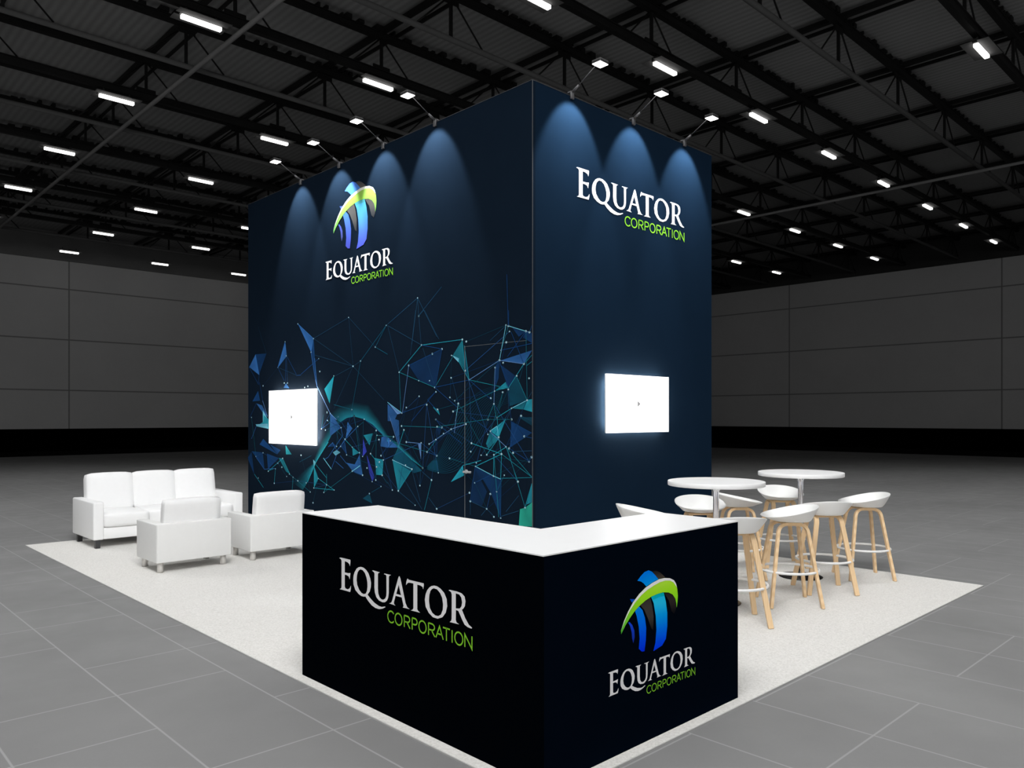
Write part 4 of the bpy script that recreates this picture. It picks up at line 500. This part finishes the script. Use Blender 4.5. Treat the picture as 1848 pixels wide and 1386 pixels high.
# ------------------------------------------------------------------ printed lettering
def corp_strokes(ch):
    """centre lines in a unit box (x 0..1, y 0..1)"""
    def arc(cx, cy, rx, ry, a0, a1, n=14):
        return [(cx + rx * math.cos(math.radians(a0 + (a1 - a0) * i / n)), cy + ry * math.sin(math.radians(a0 + (a1 - a0) * i / n))) for i in range(n + 1)]
    bowl = lambda: [(0.08, 1), (0.50, 1)] + arc(0.52, 0.74, 0.38, 0.26, 90, -90, 10)[1:] + [(0.08, 0.48)]
    return {
        'C': [arc(0.55, 0.5, 0.50, 0.5, 40, 320, 22)],
        'O': [arc(0.5, 0.5, 0.46, 0.5, 0, 360, 28)],
        'R': [[(0.08, 0), (0.08, 1)], bowl(), [(0.48, 0.48), (0.95, 0)]],
        'P': [[(0.08, 0), (0.08, 1)], bowl()],
        'A': [[(0.02, 0), (0.5, 1), (0.98, 0)], [(0.19, 0.36), (0.81, 0.36)]],
        'T': [[(0.0, 1), (1.0, 1)], [(0.5, 1), (0.5, 0)]],
        'I': [[(0.5, 0), (0.5, 1)]],
        'N': [[(0.06, 0), (0.06, 1), (0.94, 0), (0.94, 1)]],
    }[ch]
def ribbon(mb, pts, w, fn, cols=None, fade=None):
    """flat line of width w through 2D pts"""
    m = len(pts); L = []; closed = (abs(pts[0][0] - pts[-1][0]) + abs(pts[0][1] - pts[-1][1])) < 1e-6 and m > 4
    for i, p in enumerate(pts):
        if closed: a = pts[i-1] if i else pts[m-2]; b = pts[i+1] if i < m-1 else pts[1]
        else: a = pts[i-1] if i else p; b = pts[i+1] if i < m-1 else p
        d1 = Vector((p[0]-a[0], p[1]-a[1])); d2 = Vector((b[0]-p[0], b[1]-p[1]))
        d1 = d1.normalized() if d1.length > 1e-9 else d2.normalized(); d2 = d2.normalized() if d2.length > 1e-9 else d1
        n = Vector((-(d1.y + d2.y), d1.x + d2.x)); n = n.normalized() if n.length > 1e-6 else Vector((-d1.y, d1.x))
        k = 1.0 / max(0.35, n.dot(Vector((-d1.y, d1.x))))
        L.append(((p[0] + n.x*w/2*k, p[1] + n.y*w/2*k), (p[0] - n.x*w/2*k, p[1] - n.y*w/2*k)))
    vs = [fn(*q) for pr in L for q in pr]
    fs = [(2*i, 2*i+1, 2*i+3, 2*i+2) for i in range(m-1)]
    cl = None
    if cols: cl = [(*cols[:3], cols[3] * (fade(i / max(1, m-1)) if fade else 1)) for i in range(m) for _ in (0, 1)]
    mb.add(vs, fs, False, cl)

def lettering(parent, place, W, lift):
    """place(s, z, lift): s to the reader's right from the E's foot, z up from its baseline"""
    wd = MB()
    for o, i in WORD: wd.poly(o, lambda x, y: place(x * W, y * W, lift), i)
    wd.build('wordmark_lettering', M['letter'], parent)['label'] = 'white serif lettering'
    tg = MB(); z0, z1 = CORPZ
    sw = 0.0066
    for ch, a, b in CORP:
        for st in corp_strokes(ch):
            pts = [((a + x * (b - a)), (z0 + sw/2 + y * (z1 - z0 - sw))) for x, y in st]
            ribbon(tg, pts, sw, lambda x, y: place(x * W, y * W, lift))
    tg.build('tagline_lettering', M['green'], parent)['label'] = 'thin lime green capitals'

def grad(stops):
    def f(y):
        for (y0, c0), (y1, c1) in zip(stops, stops[1:]):
            if y <= y1:
                k = 0 if y1 == y0 else max(0, min(1, (y - y0) / (y1 - y0)))
                return tuple(a + (b - a) * k for a, b in zip(c0, c1))
        return stops[-1][1]
    return f
def emblem(parent, place, W, lift, bg, gain=1.7, pale=0.0):
    lg = MB()
    def lay(key, stops, lvl, alpha=1.0):
        st = [(y, (*[min(1, v * gain + pale) for v in lin(c)], a)) for y, c, a in stops]
        g = grad(st)
        lg.poly(LOGO[key], lambda x, y: place(x * W, y * W, lift + lvl * 0.0006), None, None, lambda x, y: g(y))
    lay('darktop', [(.67, (66,58,50), 1), (.75, (30,28,30), .5)], 0)
    lay('bluetop', [(.65, (0,130,205), 1), (.70, (0,110,215), 1), (.76, (0,100,215), 1)], 1)
    lay('darkmid', [(.33, (25,24,24), .3), (.45, (58,54,50), 1), (.57, (45,42,40), 1)], 0)
    lay('darkright', [(.40, (14,14,18), .3), (.50, (42,36,34), 1), (.58, (30,28,28), 1)], 0)
    lay('center', [(.19, (0,40,200), 1), (.30, (0,75,200), 1), (.42, (0,130,215), 1), (.52, (30,165,220), 1), (.59, (20,165,200), 1)], 1)
    lay('teal', [(.54, (10,160,185), .9), (.585, (0,150,150), 1)], 2)
    lay('left', [(.21, (0,30,190), 1), (.32, (0,65,200), 1), (.43, (0,95,220), 1), (.53, (0,110,225), 1)], 1)
    lay('small', [(.29, (20,40,130), .8), (.44, (20,60,190), 1)], 1)
    lay('tip', [(.56, (0,80,200), 1), (.60, (20,60,170), .6)], 1)
    lay('green', [(.37, (40,110,40), 1), (.41, (80,170,50), 1), (.52, (120,190,30), 1), (.64, (150,205,30), 1), (.68, (160,205,60), 1)], 3)
    lay('rim', [(.40, (150,195,130), .7), (.47, (215,235,195), 1), (.68, (235,240,225), 1)], 4)
    lg.c = [tuple(c[k] * c[3] + bg[k] * (1 - c[3]) for k in range(3)) + (1,) for c in lg.c]
    lg.build('globe_emblem', M['logo'], parent, color=True)['label'] = 'blue striped globe emblem with lime green crescent'

# ------------------------------------------------------------------ tower
TX, TY, TXB, TYB, TZ = 2.90, 2.94, 6.08, 9.10, 4.91
tw = thing('exhibition_tower', 'tall square navy stand tower with spotlit printed walls rising behind the counter', 'tower', (TX, TY, RZ))
def tl(p): return (p[0] - TX, p[1] - TY, p[2] - RZ)
def tbox(a, b): return MB().box(tl(a), tl(b))
PT = 0.04
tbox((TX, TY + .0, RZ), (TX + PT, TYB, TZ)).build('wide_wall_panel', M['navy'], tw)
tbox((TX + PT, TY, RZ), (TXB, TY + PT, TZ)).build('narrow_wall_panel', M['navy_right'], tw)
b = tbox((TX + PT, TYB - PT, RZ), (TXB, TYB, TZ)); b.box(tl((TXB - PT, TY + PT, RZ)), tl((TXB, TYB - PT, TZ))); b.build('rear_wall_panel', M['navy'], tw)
tbox((TX - .003, TY - .003, RZ), (TX + .004, TY + .004, TZ)).build('corner_profile', M['profile'], tw)
tt = tbox((TX - .004, TY, TZ), (TX + PT, TYB, TZ + .004)); tt.box(tl((TX + PT, TY - .004, TZ)), tl((TXB, TY + PT, TZ + .004)))
tt.build('top_profile', M['profile'], tw)
FL = lambda y, z, lift: tl((TX - lift, y, z))            # wide (left) face
FR = lambda x, z, lift: tl((x, TY - lift, z))            # narrow (right) face
# wide face: emblem lockup;  narrow face: wordmark
lettering(tw, lambda s, z, l: FL(6.798 - s, 3.457 + z, l), 1.535, 0.006)
emblem(tw, lambda s, z, l: FL(6.798 - s, 3.457 + z, l), 1.535, 0.004, (.0056, .011, .020), 0.72, 0.065)
lettering(tw, lambda s, z, l: FR(3.532 + s, 3.905 + z, l), 1.94, 0.004)
# network print
mu = MB()
PALC = [tuple(min(1.0, v * 1.2) for v in lin(c)) for c in MURAL['pal']]
def inkc(i, a): return (*PALC[i], a)
for n, (e0, e1) in enumerate(MURAL['bands']):
    m = len(e0); vs, fs, cl = [], [], []
    for i in range(m):
        k = i / (m - 1)
        for j in range(4):
            q = j / 3
            vs.append(FL(e0[i][0] + (e1[i][0] - e0[i][0]) * q, e0[i][1] + (e1[i][1] - e0[i][1]) * q, .0012 + .0002 * n))
            base = (0.45 + 0.5 * k) if n == 0 else (0.75 - 0.6 * k)
            cl.append((*PALC[2], base * (1 - q) ** 1.6))
    fs = [(i*4+j, i*4+j+1, (i+1)*4+j+1, (i+1)*4+j) for i in range(m-1) for j in range(3)]
    mu.add(vs, fs, False, cl)
for n, (c, a, P) in enumerate(MURAL['tris']):
    lift = .0018 + .00001 * n
    cx = sum(p[0] for p in P) / len(P); cz = sum(p[1] for p in P) / len(P)
    vs = [FL(y, z, lift) for y, z in P] + [FL(cx, cz, lift)]
    m = len(P); cl = [inkc(c, min(1, a * (1.15 if i % 2 == 0 else .7))) for i in range(m)] + [inkc(c, a * .8)]
    mu.add(vs, [(i, (i + 1) % m, m) for i in range(m)], False, cl)
NW = 15
def resamp(P, n):
    d = [0]
    for a, b_ in zip(P, P[1:]): d.append(d[-1] + math.hypot(b_[0]-a[0], b_[1]-a[1]))
    out = []
    for i in range(n):
        t = d[-1] * i / (n - 1); j = 0
        while j < len(P) - 2 and d[j+1] < t: j += 1
        k = (t - d[j]) / (d[j+1] - d[j]); p0 = P[max(0, j-1)]; p1 = P[j]; p2 = P[j+1]; p3 = P[min(len(P)-1, j+2)]
        out.append(tuple(0.5 * (2*p1[q] + (p2[q]-p0[q])*k + (2*p0[q]-5*p1[q]+4*p2[q]-p3[q])*k*k + (3*p1[q]-p0[q]-3*p2[q]+p3[q])*k**3) for q in (0, 1)))
    return out
oo, ii = resamp(MURAL['outer'], 40), resamp(MURAL['inner'], 40)
for w in range(NW):
    q = w / (NW - 1)
    pts = [(a[0] + (b_[0]-a[0]) * q, a[1] + (b_[1]-a[1]) * q) for a, b_ in zip(oo, ii)]
    ribbon(mu, pts, .0034, lambda y, z: FL(y, z, .0030), (*PALC[3], .75), lambda k: min(1, k * 6 + .2) * (1 - .75 * max(0, k - .55) / .45))
for n, (c, a, w, y0, z0, y1, z1) in enumerate(MURAL['lines']):
    ribbon(mu, [(y0, z0), (y1, z1)], w * .00115, lambda y, z: FL(y, z, .0032 + .000006 * n), inkc(c, a))
for n, (y, z) in enumerate(MURAL['dots']):
    r = random.choice((.009, .011, .013)); K = 8
    vs = [FL(y + r * 1.25 * math.cos(2*PI*k/K), z + r * math.sin(2*PI*k/K), .0048) for k in range(K)] + [FL(y, z, .0048)]
    cc = [(*PALC[4], .25)] * K + [(0.62, 0.78, 0.85, .95)]
    mu.add(vs, [(k, (k+1) % K, K) for k in range(K)], False, cc)
NAVY = (0.0056, 0.0110, 0.0200)
mu.c = [tuple(c[k] * c[3] + NAVY[k] * (1 - c[3]) for k in range(3)) + (1,) for c in mu.c]
mo = mu.build('network_print', M['mural'], tw, color=True); mo['label'] = 'blue and teal network of lines, dots and triangles'
# service door in the wide face
dr = tbox((TX - .0010, 3.02, .05), (TX, 3.945, 2.39)).build('door', M['navy'], tw)
sm = tbox((TX - .0056, 3.945, .05), (TX, 3.951, 2.395)); sm.box(tl((TX - .0012, 3.02, 2.390)), tl((TX, 3.945, 2.3935)))
sm.build('door_seam', M['seam'], dr)
hd = MB(); hd.lathe([(.022, 0), (.022, .010)], (0, 0, 0), 16)
Rx = Matrix.Rotation(-PI/2, 4, 'Y')
hd.v = [tuple(Matrix.Translation(tl((TX - .006, 3.915, 1.067))) @ Rx @ Vector(p)) for p in hd.v]
hd.tube([tl((TX - .01, 3.915, 1.067)), tl((TX - .045, 3.915, 1.067))], .008, 8)
hd.bevel_box(tl((TX - .058, 3.795, 1.056)), tl((TX - .040, 3.925, 1.078)), .006, 2)
hd.build('door_handle', M['steel'], dr)

# arm floodlights on the tower's top edge
def make_flood(label, loc, rz, group):
    """local: wall face in the plane x=0, arm reaches to -x"""
    t = thing('arm_spotlight', label, 'spotlight', loc, rz, group)
    H = Vector((-.385, 0, .185))
    MB().bevel_box((-.028, -.022, -.05), (-.006, .022, .03), .004, 2).bevel_box((-.028, -.022, .012), (.03, .022, .03), .004, 2).build('wall_bracket', M['armsteel'], t)
    MB().tube([(-.02, 0, .02), (-.105, 0, .062)], .013, 10).build('arm_socket', M['armsteel'], t)
    MB().tube([(-.10, 0, .06), H + Vector((.05, 0, .01))], .0045, 8).build('arm', M['armsteel'], t)
    Mx = Matrix.Translation(H) @ Matrix.Rotation(math.radians(FLOOD_TILT), 4, 'Y')
    lh = MB().bevel_box((-.055, -.065, 0), (.055, .065, .035), .008, 2, M=Mx).build('lamp_head', M['lampbody'], t)
    MB().box((-.050, -.060, -.006), (.050, .060, .002), Mx).build('lens', M['lens'], lh)
    return t
f0 = None
FLOODS = []
for i, y in enumerate((4.444, 5.448, 6.445, 7.45)):
    FLOODS.append(((TX, y, 4.91), 0.0, ('arm floodlight above the wide printed wall, nearest the tower\'s front corner', 'arm floodlight above the wide printed wall, second from the tower\'s front corner',
        'arm floodlight above the wide printed wall, third from the tower\'s front corner', 'arm floodlight above the wide printed wall, farthest from the tower\'s front corner')[i], 'arm floodlights over the wide wall'))
for i, x in enumerate((3.455, 4.472, 5.463)):
    FLOODS.append(((x, TY, 4.925), PI/2, ('arm floodlight above the plain narrow wall, nearest the tower\'s front corner', 'arm floodlight above the plain narrow wall, middle of its three',
        'arm floodlight above the plain narrow wall, farthest from the tower\'s front corner')[i], 'arm floodlights over the narrow wall'))
for loc, rz, label, group in FLOODS:
    if f0 is None: f0 = make_flood(label, loc, rz, group)
    else: dup(f0, loc, rz, label, group)
    d = Vector((math.cos(rz), math.sin(rz), 0))
    L = bpy.data.lights.new('flood_beam', 'SPOT'); L.energy = FLOOD_W; L.spot_size = math.radians(FLOOD_CONE); L.spot_blend = FLOOD_BLEND
    L.shadow_soft_size = 0.03; L.color = (0.93, 0.97, 1.0)
    lo = bpy.data.objects.new('flood_beam', L); col.objects.link(lo)
    lo.location = Vector(loc) - d * .385 + Vector((0, 0, .172))
    aim = Vector((0, 0, -1)) * math.cos(math.radians(FLOOD_AIM)) + d * math.sin(math.radians(FLOOD_AIM))
    L.use_nodes = True; nt = L.node_tree; em = nt.nodes.get('Emission')
    fo = nt.nodes.new('ShaderNodeLightFalloff'); fo.inputs['Strength'].default_value = 1.0
    nt.links.new(fo.outputs['Quadratic'], em.inputs['Strength'])
    lo.rotation_euler = aim.to_track_quat('-Z', 'Y').to_euler()

# wall screens
def make_screen(label, loc, rz, w, h):
    """local: wall face in plane x=0, screen faces -x, centre at origin"""
    t = thing('flat_screen', label, 'television', loc, rz, 'lit wall screens')
    MB().bevel_box((-.079, -w/2 + .001, -h/2 + .001), (-.062, w/2 - .001, h/2 - .001), .003, 2).build('casing', M['tvcase'], t)
    dp = MB().box((-.082, -w/2, -h/2), (-.0788, w/2, h/2)).build('display', M['screen'], t)
    MB().box((-.062, -.2, -.12), (0, .2, .12)).build('wall_mount', M['tvbody'], t)
    bl = MB(); o, n = .062, .012
    for a, b_ in (((-.062, -w/2 + o, h/2 - o - n), (-.034, w/2 - o, h/2 - o)), ((-.062, -w/2 + o, -h/2 + o), (-.034, w/2 - o, -h/2 + o + n)),
                  ((-.062, -w/2 + o, -h/2 + o + n), (-.034, -w/2 + o + n, h/2 - o - n)), ((-.062, w/2 - o - n, -h/2 + o + n), (-.034, w/2 - o, h/2 - o - n))): bl.box(a, b_)
    bl.build('halo_strip', M['halo_glow'], t)  # glowing strips added behind the casing to throw a halo on the wall
    s = .034
    MB().poly([(s * .9, 0), (-s * .7, s * 1.05), (-s * .7, -s * 1.05)], lambda x, y: (-.0832, -x, y)).build('play_symbol', M['playmark'], dp)
    return t
make_screen('white glowing screen on the network-printed wall', (TX - .006, 7.5626, 1.642), 0, 1.355, .760)
make_screen('white glowing screen on the plain navy wall', (4.476, TY - .003, 1.788), PI/2, 1.128, .627)

# ------------------------------------------------------------------ reception counter
CA, CB, CD, CH = 2.126, 1.635, 0.573, 1.04
ct = thing('reception_counter', 'L-shaped near-black reception counter with white top and printed fronts', 'counter', (0, 0, RZ))
ctop = 0.006
sh = lambda g: [(g, g), (CB - g, g), (CB - g, CD - g), (CD - g, CD - g), (CD - g, CA - g), (g, CA - g)]
def prism(pts, z0, z1):
    n = len(pts); mb = MB()
    mb.poly(pts, lambda x, y: (x, y, z1))
    mb.poly(pts, lambda x, y: (x, y, z0)); 
    for i in range(n):
        a, b_ = pts[i], pts[(i+1) % n]
        mb.add([(*a, z0), (*b_, z0), (*b_, z1), (*a, z1)], [(0, 1, 2, 3)])
    return mb
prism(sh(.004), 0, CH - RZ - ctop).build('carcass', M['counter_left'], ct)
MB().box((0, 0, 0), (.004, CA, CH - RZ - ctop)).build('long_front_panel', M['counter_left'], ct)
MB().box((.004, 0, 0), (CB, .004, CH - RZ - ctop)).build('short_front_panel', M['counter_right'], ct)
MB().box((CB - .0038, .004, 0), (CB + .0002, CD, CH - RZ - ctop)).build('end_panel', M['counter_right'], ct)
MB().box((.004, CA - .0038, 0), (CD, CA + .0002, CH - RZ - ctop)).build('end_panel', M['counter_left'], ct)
edge_bevel(prism(sh(-.0005), CH - RZ - ctop, CH - RZ).build('worktop', M['worktop'], ct), .0015, 1)
lettering(ct, lambda s, z, l: (-l, 1.6827 - s, .6241 - RZ + z), 1.2068, .0012)
lettering(ct, lambda s, z, l: (.4435 + s, -l, .3084 - RZ + z), .7424, .0012)
emblem(ct, lambda s, z, l: (.4435 + s, -l, .3084 - RZ + z), .7424, .0010, (.0012, .0026, .0062))

# ------------------------------------------------------------------ lounge
def R_(a, b): return (a, b)
so = thing('sofa', 'white leather three-seat sofa with dark feet along the carpet edge', 'sofa', (1.417, 8.60, RZ))
SW, SF, SB = 0.962, -0.45, 0.455      # half width, front y, back y (local; faces -y)
for s in (-1, 1):
    x0, x1 = sorted((s * SW, s * (SW - .125)))
    MB().bevel_box((x0, SF, .105), (x1, SB, .575), .018, 3).build('armrest', M['leather'], so)
MB().bevel_box((-SW + .126, SF + .03, .105), (SW - .126, SB - .02, .25), .012, 2).build('seat_base', M['leather'], so)
MB().bevel_box((-SW + .126, SB - .17, .28), (SW - .126, SB, .60), .03, 3).build('back_frame', M['leather2'], so)
cw = (2 * SW - .25) / 3
for i in range(3):
    x0 = -SW + .125 + i * cw
    MB().bevel_box((x0 + .003, SF + .012, .245), (x0 + cw - .003, SB - .24, .425), .03, 4, puff=.018).build('seat_cushion', M['leather'], so)
    Mx = Matrix.Translation((0, SB - .20, .40)) @ Matrix.Rotation(math.radians(-9), 4, 'X')
    MB().bevel_box((x0 + .002 - .012 * (i == 0), -.085, -.02), (x0 + cw - .002 + .012 * (i == 2), .085, .485), .032, 4, puff=.014, M=Mx).build('back_cushion', M['leather'], so)
for sx in (-1, 1):
    for sy, yy in ((-1, SF + .05), (1, SB - .10)):
        MB().box((sx * (SW - .06) - .028, yy - .028, 0), (sx * (SW - .06) + .028, yy + .028, .115)).build('foot', M['darkleg'], so)

def make_armchair(label, loc, group):
    t = thing('armchair', label, 'armchair', loc, 0, group)     # faces +y, local origin centre of footprint
    W, F, B = .403, .32, -.285
    for s in (-1, 1):
        x0, x1 = sorted((s * W, s * (W - .105)))
        MB().bevel_box((x0, B, .105), (x1, F, .512), .012, 3).build('armrest', M['leather2'], t)
    MB().bevel_box((-W + .004, B - .004, .105), (W - .004, B + .07, .514), .010, 3).build('back_panel', M['leather2'], t)
    MB().bevel_box((-W + .106, B + .07, .12), (W - .106, F - .02, .27), .012, 2).build('seat_base', M['leather2'], t)
    MB().bevel_box((-W + .108, B + .16, .265), (W - .108, F + .0, .40), .035, 4, puff=.02).build('seat_cushion', M['leather'], t)
    Mx = Matrix.Translation((0, B + .135, .40)) @ Matrix.Rotation(math.radians(7), 4, 'X')
    MB().bevel_box((-W + .10, -.062, -.02), (W - .10, .062, .355), .026, 4, puff=.008, M=Mx).build('back_cushion', M['leather'], t)
    for sx in (-1, 1):
        for yy in (B + .075, F - .075):
            MB().lathe([(.032, 0), (.032, .11)], (sx * (W - .065), yy, 0), 24).build('foot', M['satin'], t)
    return t
ac = make_armchair('white leather armchair turned to the sofa, its whole back in view', (.876, 6.330, RZ), 'armchairs facing the sofa')
dup(ac, (1.902, 6.330, RZ), 0, 'white leather armchair partly hidden behind the counter\'s end', 'armchairs facing the sofa')

# ------------------------------------------------------------------ bar tables and stools
def make_table(label, loc, group):
    t = thing('bar_table', label, 'bar table', loc, 0, group)
    MB().lathe([(.40, 0), (.415, .001), (.418, .004), (.418, .037), (.4165, .040), (.413, .041)], (0, 0, 1.032), 72).build('table_top', M['tabletop'], t)
    MB().lathe([(.040, 1.032), (.040, 1.005), (.030, .985), (.0255, .97), (.0255, .03)][::-1], (0, 0, 0), 28).build('pole', M['chrome'], t)
    MB().lathe([(.212, 0), (.216, .006), (.205, .012), (.12, .022), (.055, .036), (.034, .055), (.030, .075)], (0, 0, 0), 56).build('pedestal_base', M['black'], t)
    return t
T1, T2 = (3.595, 1.350, RZ), (5.198, 1.350, RZ)
bt = make_table('round white bar table nearer the counter, its pole dropping behind the white top', T1, 'round bar tables')
dup(bt, T2, 0, 'round white bar table farther from the counter, black disc foot in view', 'round bar tables')

def seat_mesh():
    """moulded scoop: local -y is the back, +y the front lip"""
    mb = MB(); NT_, NR = 56, 14
    top, bot = [], []
    def surf(th, r):
        c, s = math.cos(th), math.sin(th)
        ex = 2.35
        rad = (abs(c) ** ex + abs(s) ** ex) ** (-1 / ex)
        back = (1 - s) / 2
        hx = .242 ; hy = .236
        x, y = hx * rad * c * r, hy * rad * s * r
        zr = .757 + .105 * (back ** 1.15)
        steep = .54 + .26 * back
        q = max(0.0, (r - steep) / (1 - steep))
        z = .722 + (zr - .722) * (q ** 1.2) + .004 * r * r
        taper = 1 - (.07 + .03 * back) * (1 - min(1, (z - .722) / max(1e-4, (zr - .722)))) * (r > .0)
        return Vector((x * taper, y * taper - .012 * back * r, z))
    for i in range(NR + 1):
        r = (i / NR) ** .8
        for k in range(NT_):
            top.append(surf(2 * PI * k / NT_, max(r, .001)))
    fs = []
    for i in range(NR):
        for k in range(NT_):
            k2 = (k + 1) % NT_
            fs.append((i*NT_+k, i*NT_+k2, (i+1)*NT_+k2, (i+1)*NT_+k))
    mb.add(top, fs, True)
    return mb
def arc_pts(a, b, c, r, n=6):
    """corner b between a and c rounded by quadratic blend"""
    a, b, c = Vector(a), Vector(b), Vector(c)
    p = b + (a - b).normalized() * r; q = b + (c - b).normalized() * r
    return [(p * (1-t)**2 + b * 2*t*(1-t) + q * t*t) for t in [i / n for i in range(n + 1)]]
def make_stool(label, loc, rz, group):
    t = thing('bar_stool', label, 'bar stool', loc, rz, group)
    st = seat_mesh().build('seat', M['shell'], t)
    md = st.modifiers.new('shell', 'SOLIDIFY'); md.thickness = .009; md.offset = -1
    md2 = st.modifiers.new('smooth', 'SUBSURF'); md2.levels = 1; md2.render_levels = 1
    for s in (-1, 1):
        f, fb = Vector((s * .219, .219, 0)), Vector((s * .219, -.219, 0))
        a, b_ = Vector((s * .108, .118, .705)), Vector((s * .108, -.118, .705))
        pts = [f] + [f + (a - f) * k for k in (.35, .7)] + arc_pts(f, a, b_, .075, 7) + arc_pts(a, b_, fb, .075, 7) + [fb + (b_ - fb) * k for k in (.7, .35)] + [fb]
        sp = MB().strap(pts, .042, .027, (1, 0, s * .16)); sp.v = [(x, y, max(0.0005, z)) for x, y, z in sp.v]
        o = sp.build('bent_leg_frame', M['oak'], t); edge_bevel(o, .004, 2)
    for yy in (.062, -.062):
        o = MB().bevel_box((-.118, yy - .018, .698), (.118, yy + .018, .718), .004, 2).build('cross_rail', M['oak'], t)
    MB().tube([(.250 * math.cos(2*PI*k/48), .250 * math.sin(2*PI*k/48), .30) for k in range(48)], .0115, 8, closed=True).build('foot_ring', M['ring'], t)
    return t
ST = .45
stools = []
# local +y must point at the table centre
desc = {
 (0, -1, -1): 'white bar stool with oak legs, half hidden by the counter\'s outer end',
 (0, 1, -1): 'white bar stool with oak legs, first fully seen stool beside the counter end',
 (0, -1, 1): 'white bar stool showing only its tilted rim behind the counter\'s white top',
 (0, 1, 1): 'white bar stool behind the nearer bar table\'s pole, seen beside the tower\'s far edge',
 (1, -1, -1): 'white bar stool with its back to the viewer, right beside the farther table\'s black foot',
 (1, 1, -1): 'white bar stool with oak legs nearest the carpet\'s far corner',
 (1, -1, 1): 'white bar stool seen low between the two table poles, its rim sloping away',
 (1, 1, 1): 'white bar stool facing out from just behind the farther table\'s pole',
}
s0 = None
for ti, T in enumerate((T1, T2)):
    for sx in (-1, 1):
        for sy in (-1, 1):
            d = Vector((-sx, -sy)); rz = math.atan2(d.y, d.x) - PI / 2
            loc = (T[0] + sx * ST, T[1] + sy * ST, RZ); g = 'stools around the nearer bar table' if ti == 0 else 'stools around the farther bar table'
            lb = desc[(ti, sx, sy)]
            if (ti, sx, sy) == (0, -1, 1): pass
            if s0 is None: s0 = make_stool(lb, loc, rz, g)
            else: dup(s0, loc, rz, lb, g)

# ------------------------------------------------------------------ light
w = bpy.data.worlds.new('hall world'); scene.world = w; w.use_nodes = True
w.node_tree.nodes['Background'].inputs[0].default_value = (*WORLD, 1); w.node_tree.nodes['Background'].inputs[1].default_value = WORLD_S
def area(name, loc, target, sx, sy, e, c=(1, 1, 1), spread=180):
    L = bpy.data.lights.new(name, 'AREA'); L.shape = 'RECTANGLE'; L.size = sx; L.size_y = sy; L.energy = e; L.color = c; L.spread = math.radians(spread)
    o = bpy.data.objects.new(name, L); col.objects.link(o); o.location = loc
    o.rotation_euler = (Vector(target) - Vector(loc)).to_track_quat('-Z', 'Y').to_euler()
    return o
for a in AREAS: area(*a)
for hx, hy, hw, hc, hb in FLOOR_FILLS:
    L = bpy.data.lights.new('floor_fill_spot', 'SPOT'); L.energy = hw; L.spot_size = math.radians(hc); L.spot_blend = hb; L.shadow_soft_size = 2.2  # added fill, no fixture here
    L.use_nodes = True; em = L.node_tree.nodes.get('Emission'); fo = L.node_tree.nodes.new('ShaderNodeLightFalloff')
    fo.inputs['Strength'].default_value = 1.0; L.node_tree.links.new(fo.outputs['Constant'], em.inputs['Strength'])
    lo = bpy.data.objects.new('floor_fill_spot', L); col.objects.link(lo); lo.location = (hx, hy, 8.9)

# ------------------------------------------------------------------ camera
cd = bpy.data.cameras.new('camera'); co = bpy.data.objects.new('camera', cd); col.objects.link(co)
co.location = (-2.4617, -2.372, 1.6486)
co.rotation_euler = (PI / 2, 0, 0.8071 - PI / 2)
cd.sensor_width = 36.0; cd.lens = 1405.9 / 1848 * 36.0
cd.shift_y = (751.83 - 693.0) / 1848; cd.clip_end = 200
scene.camera = co
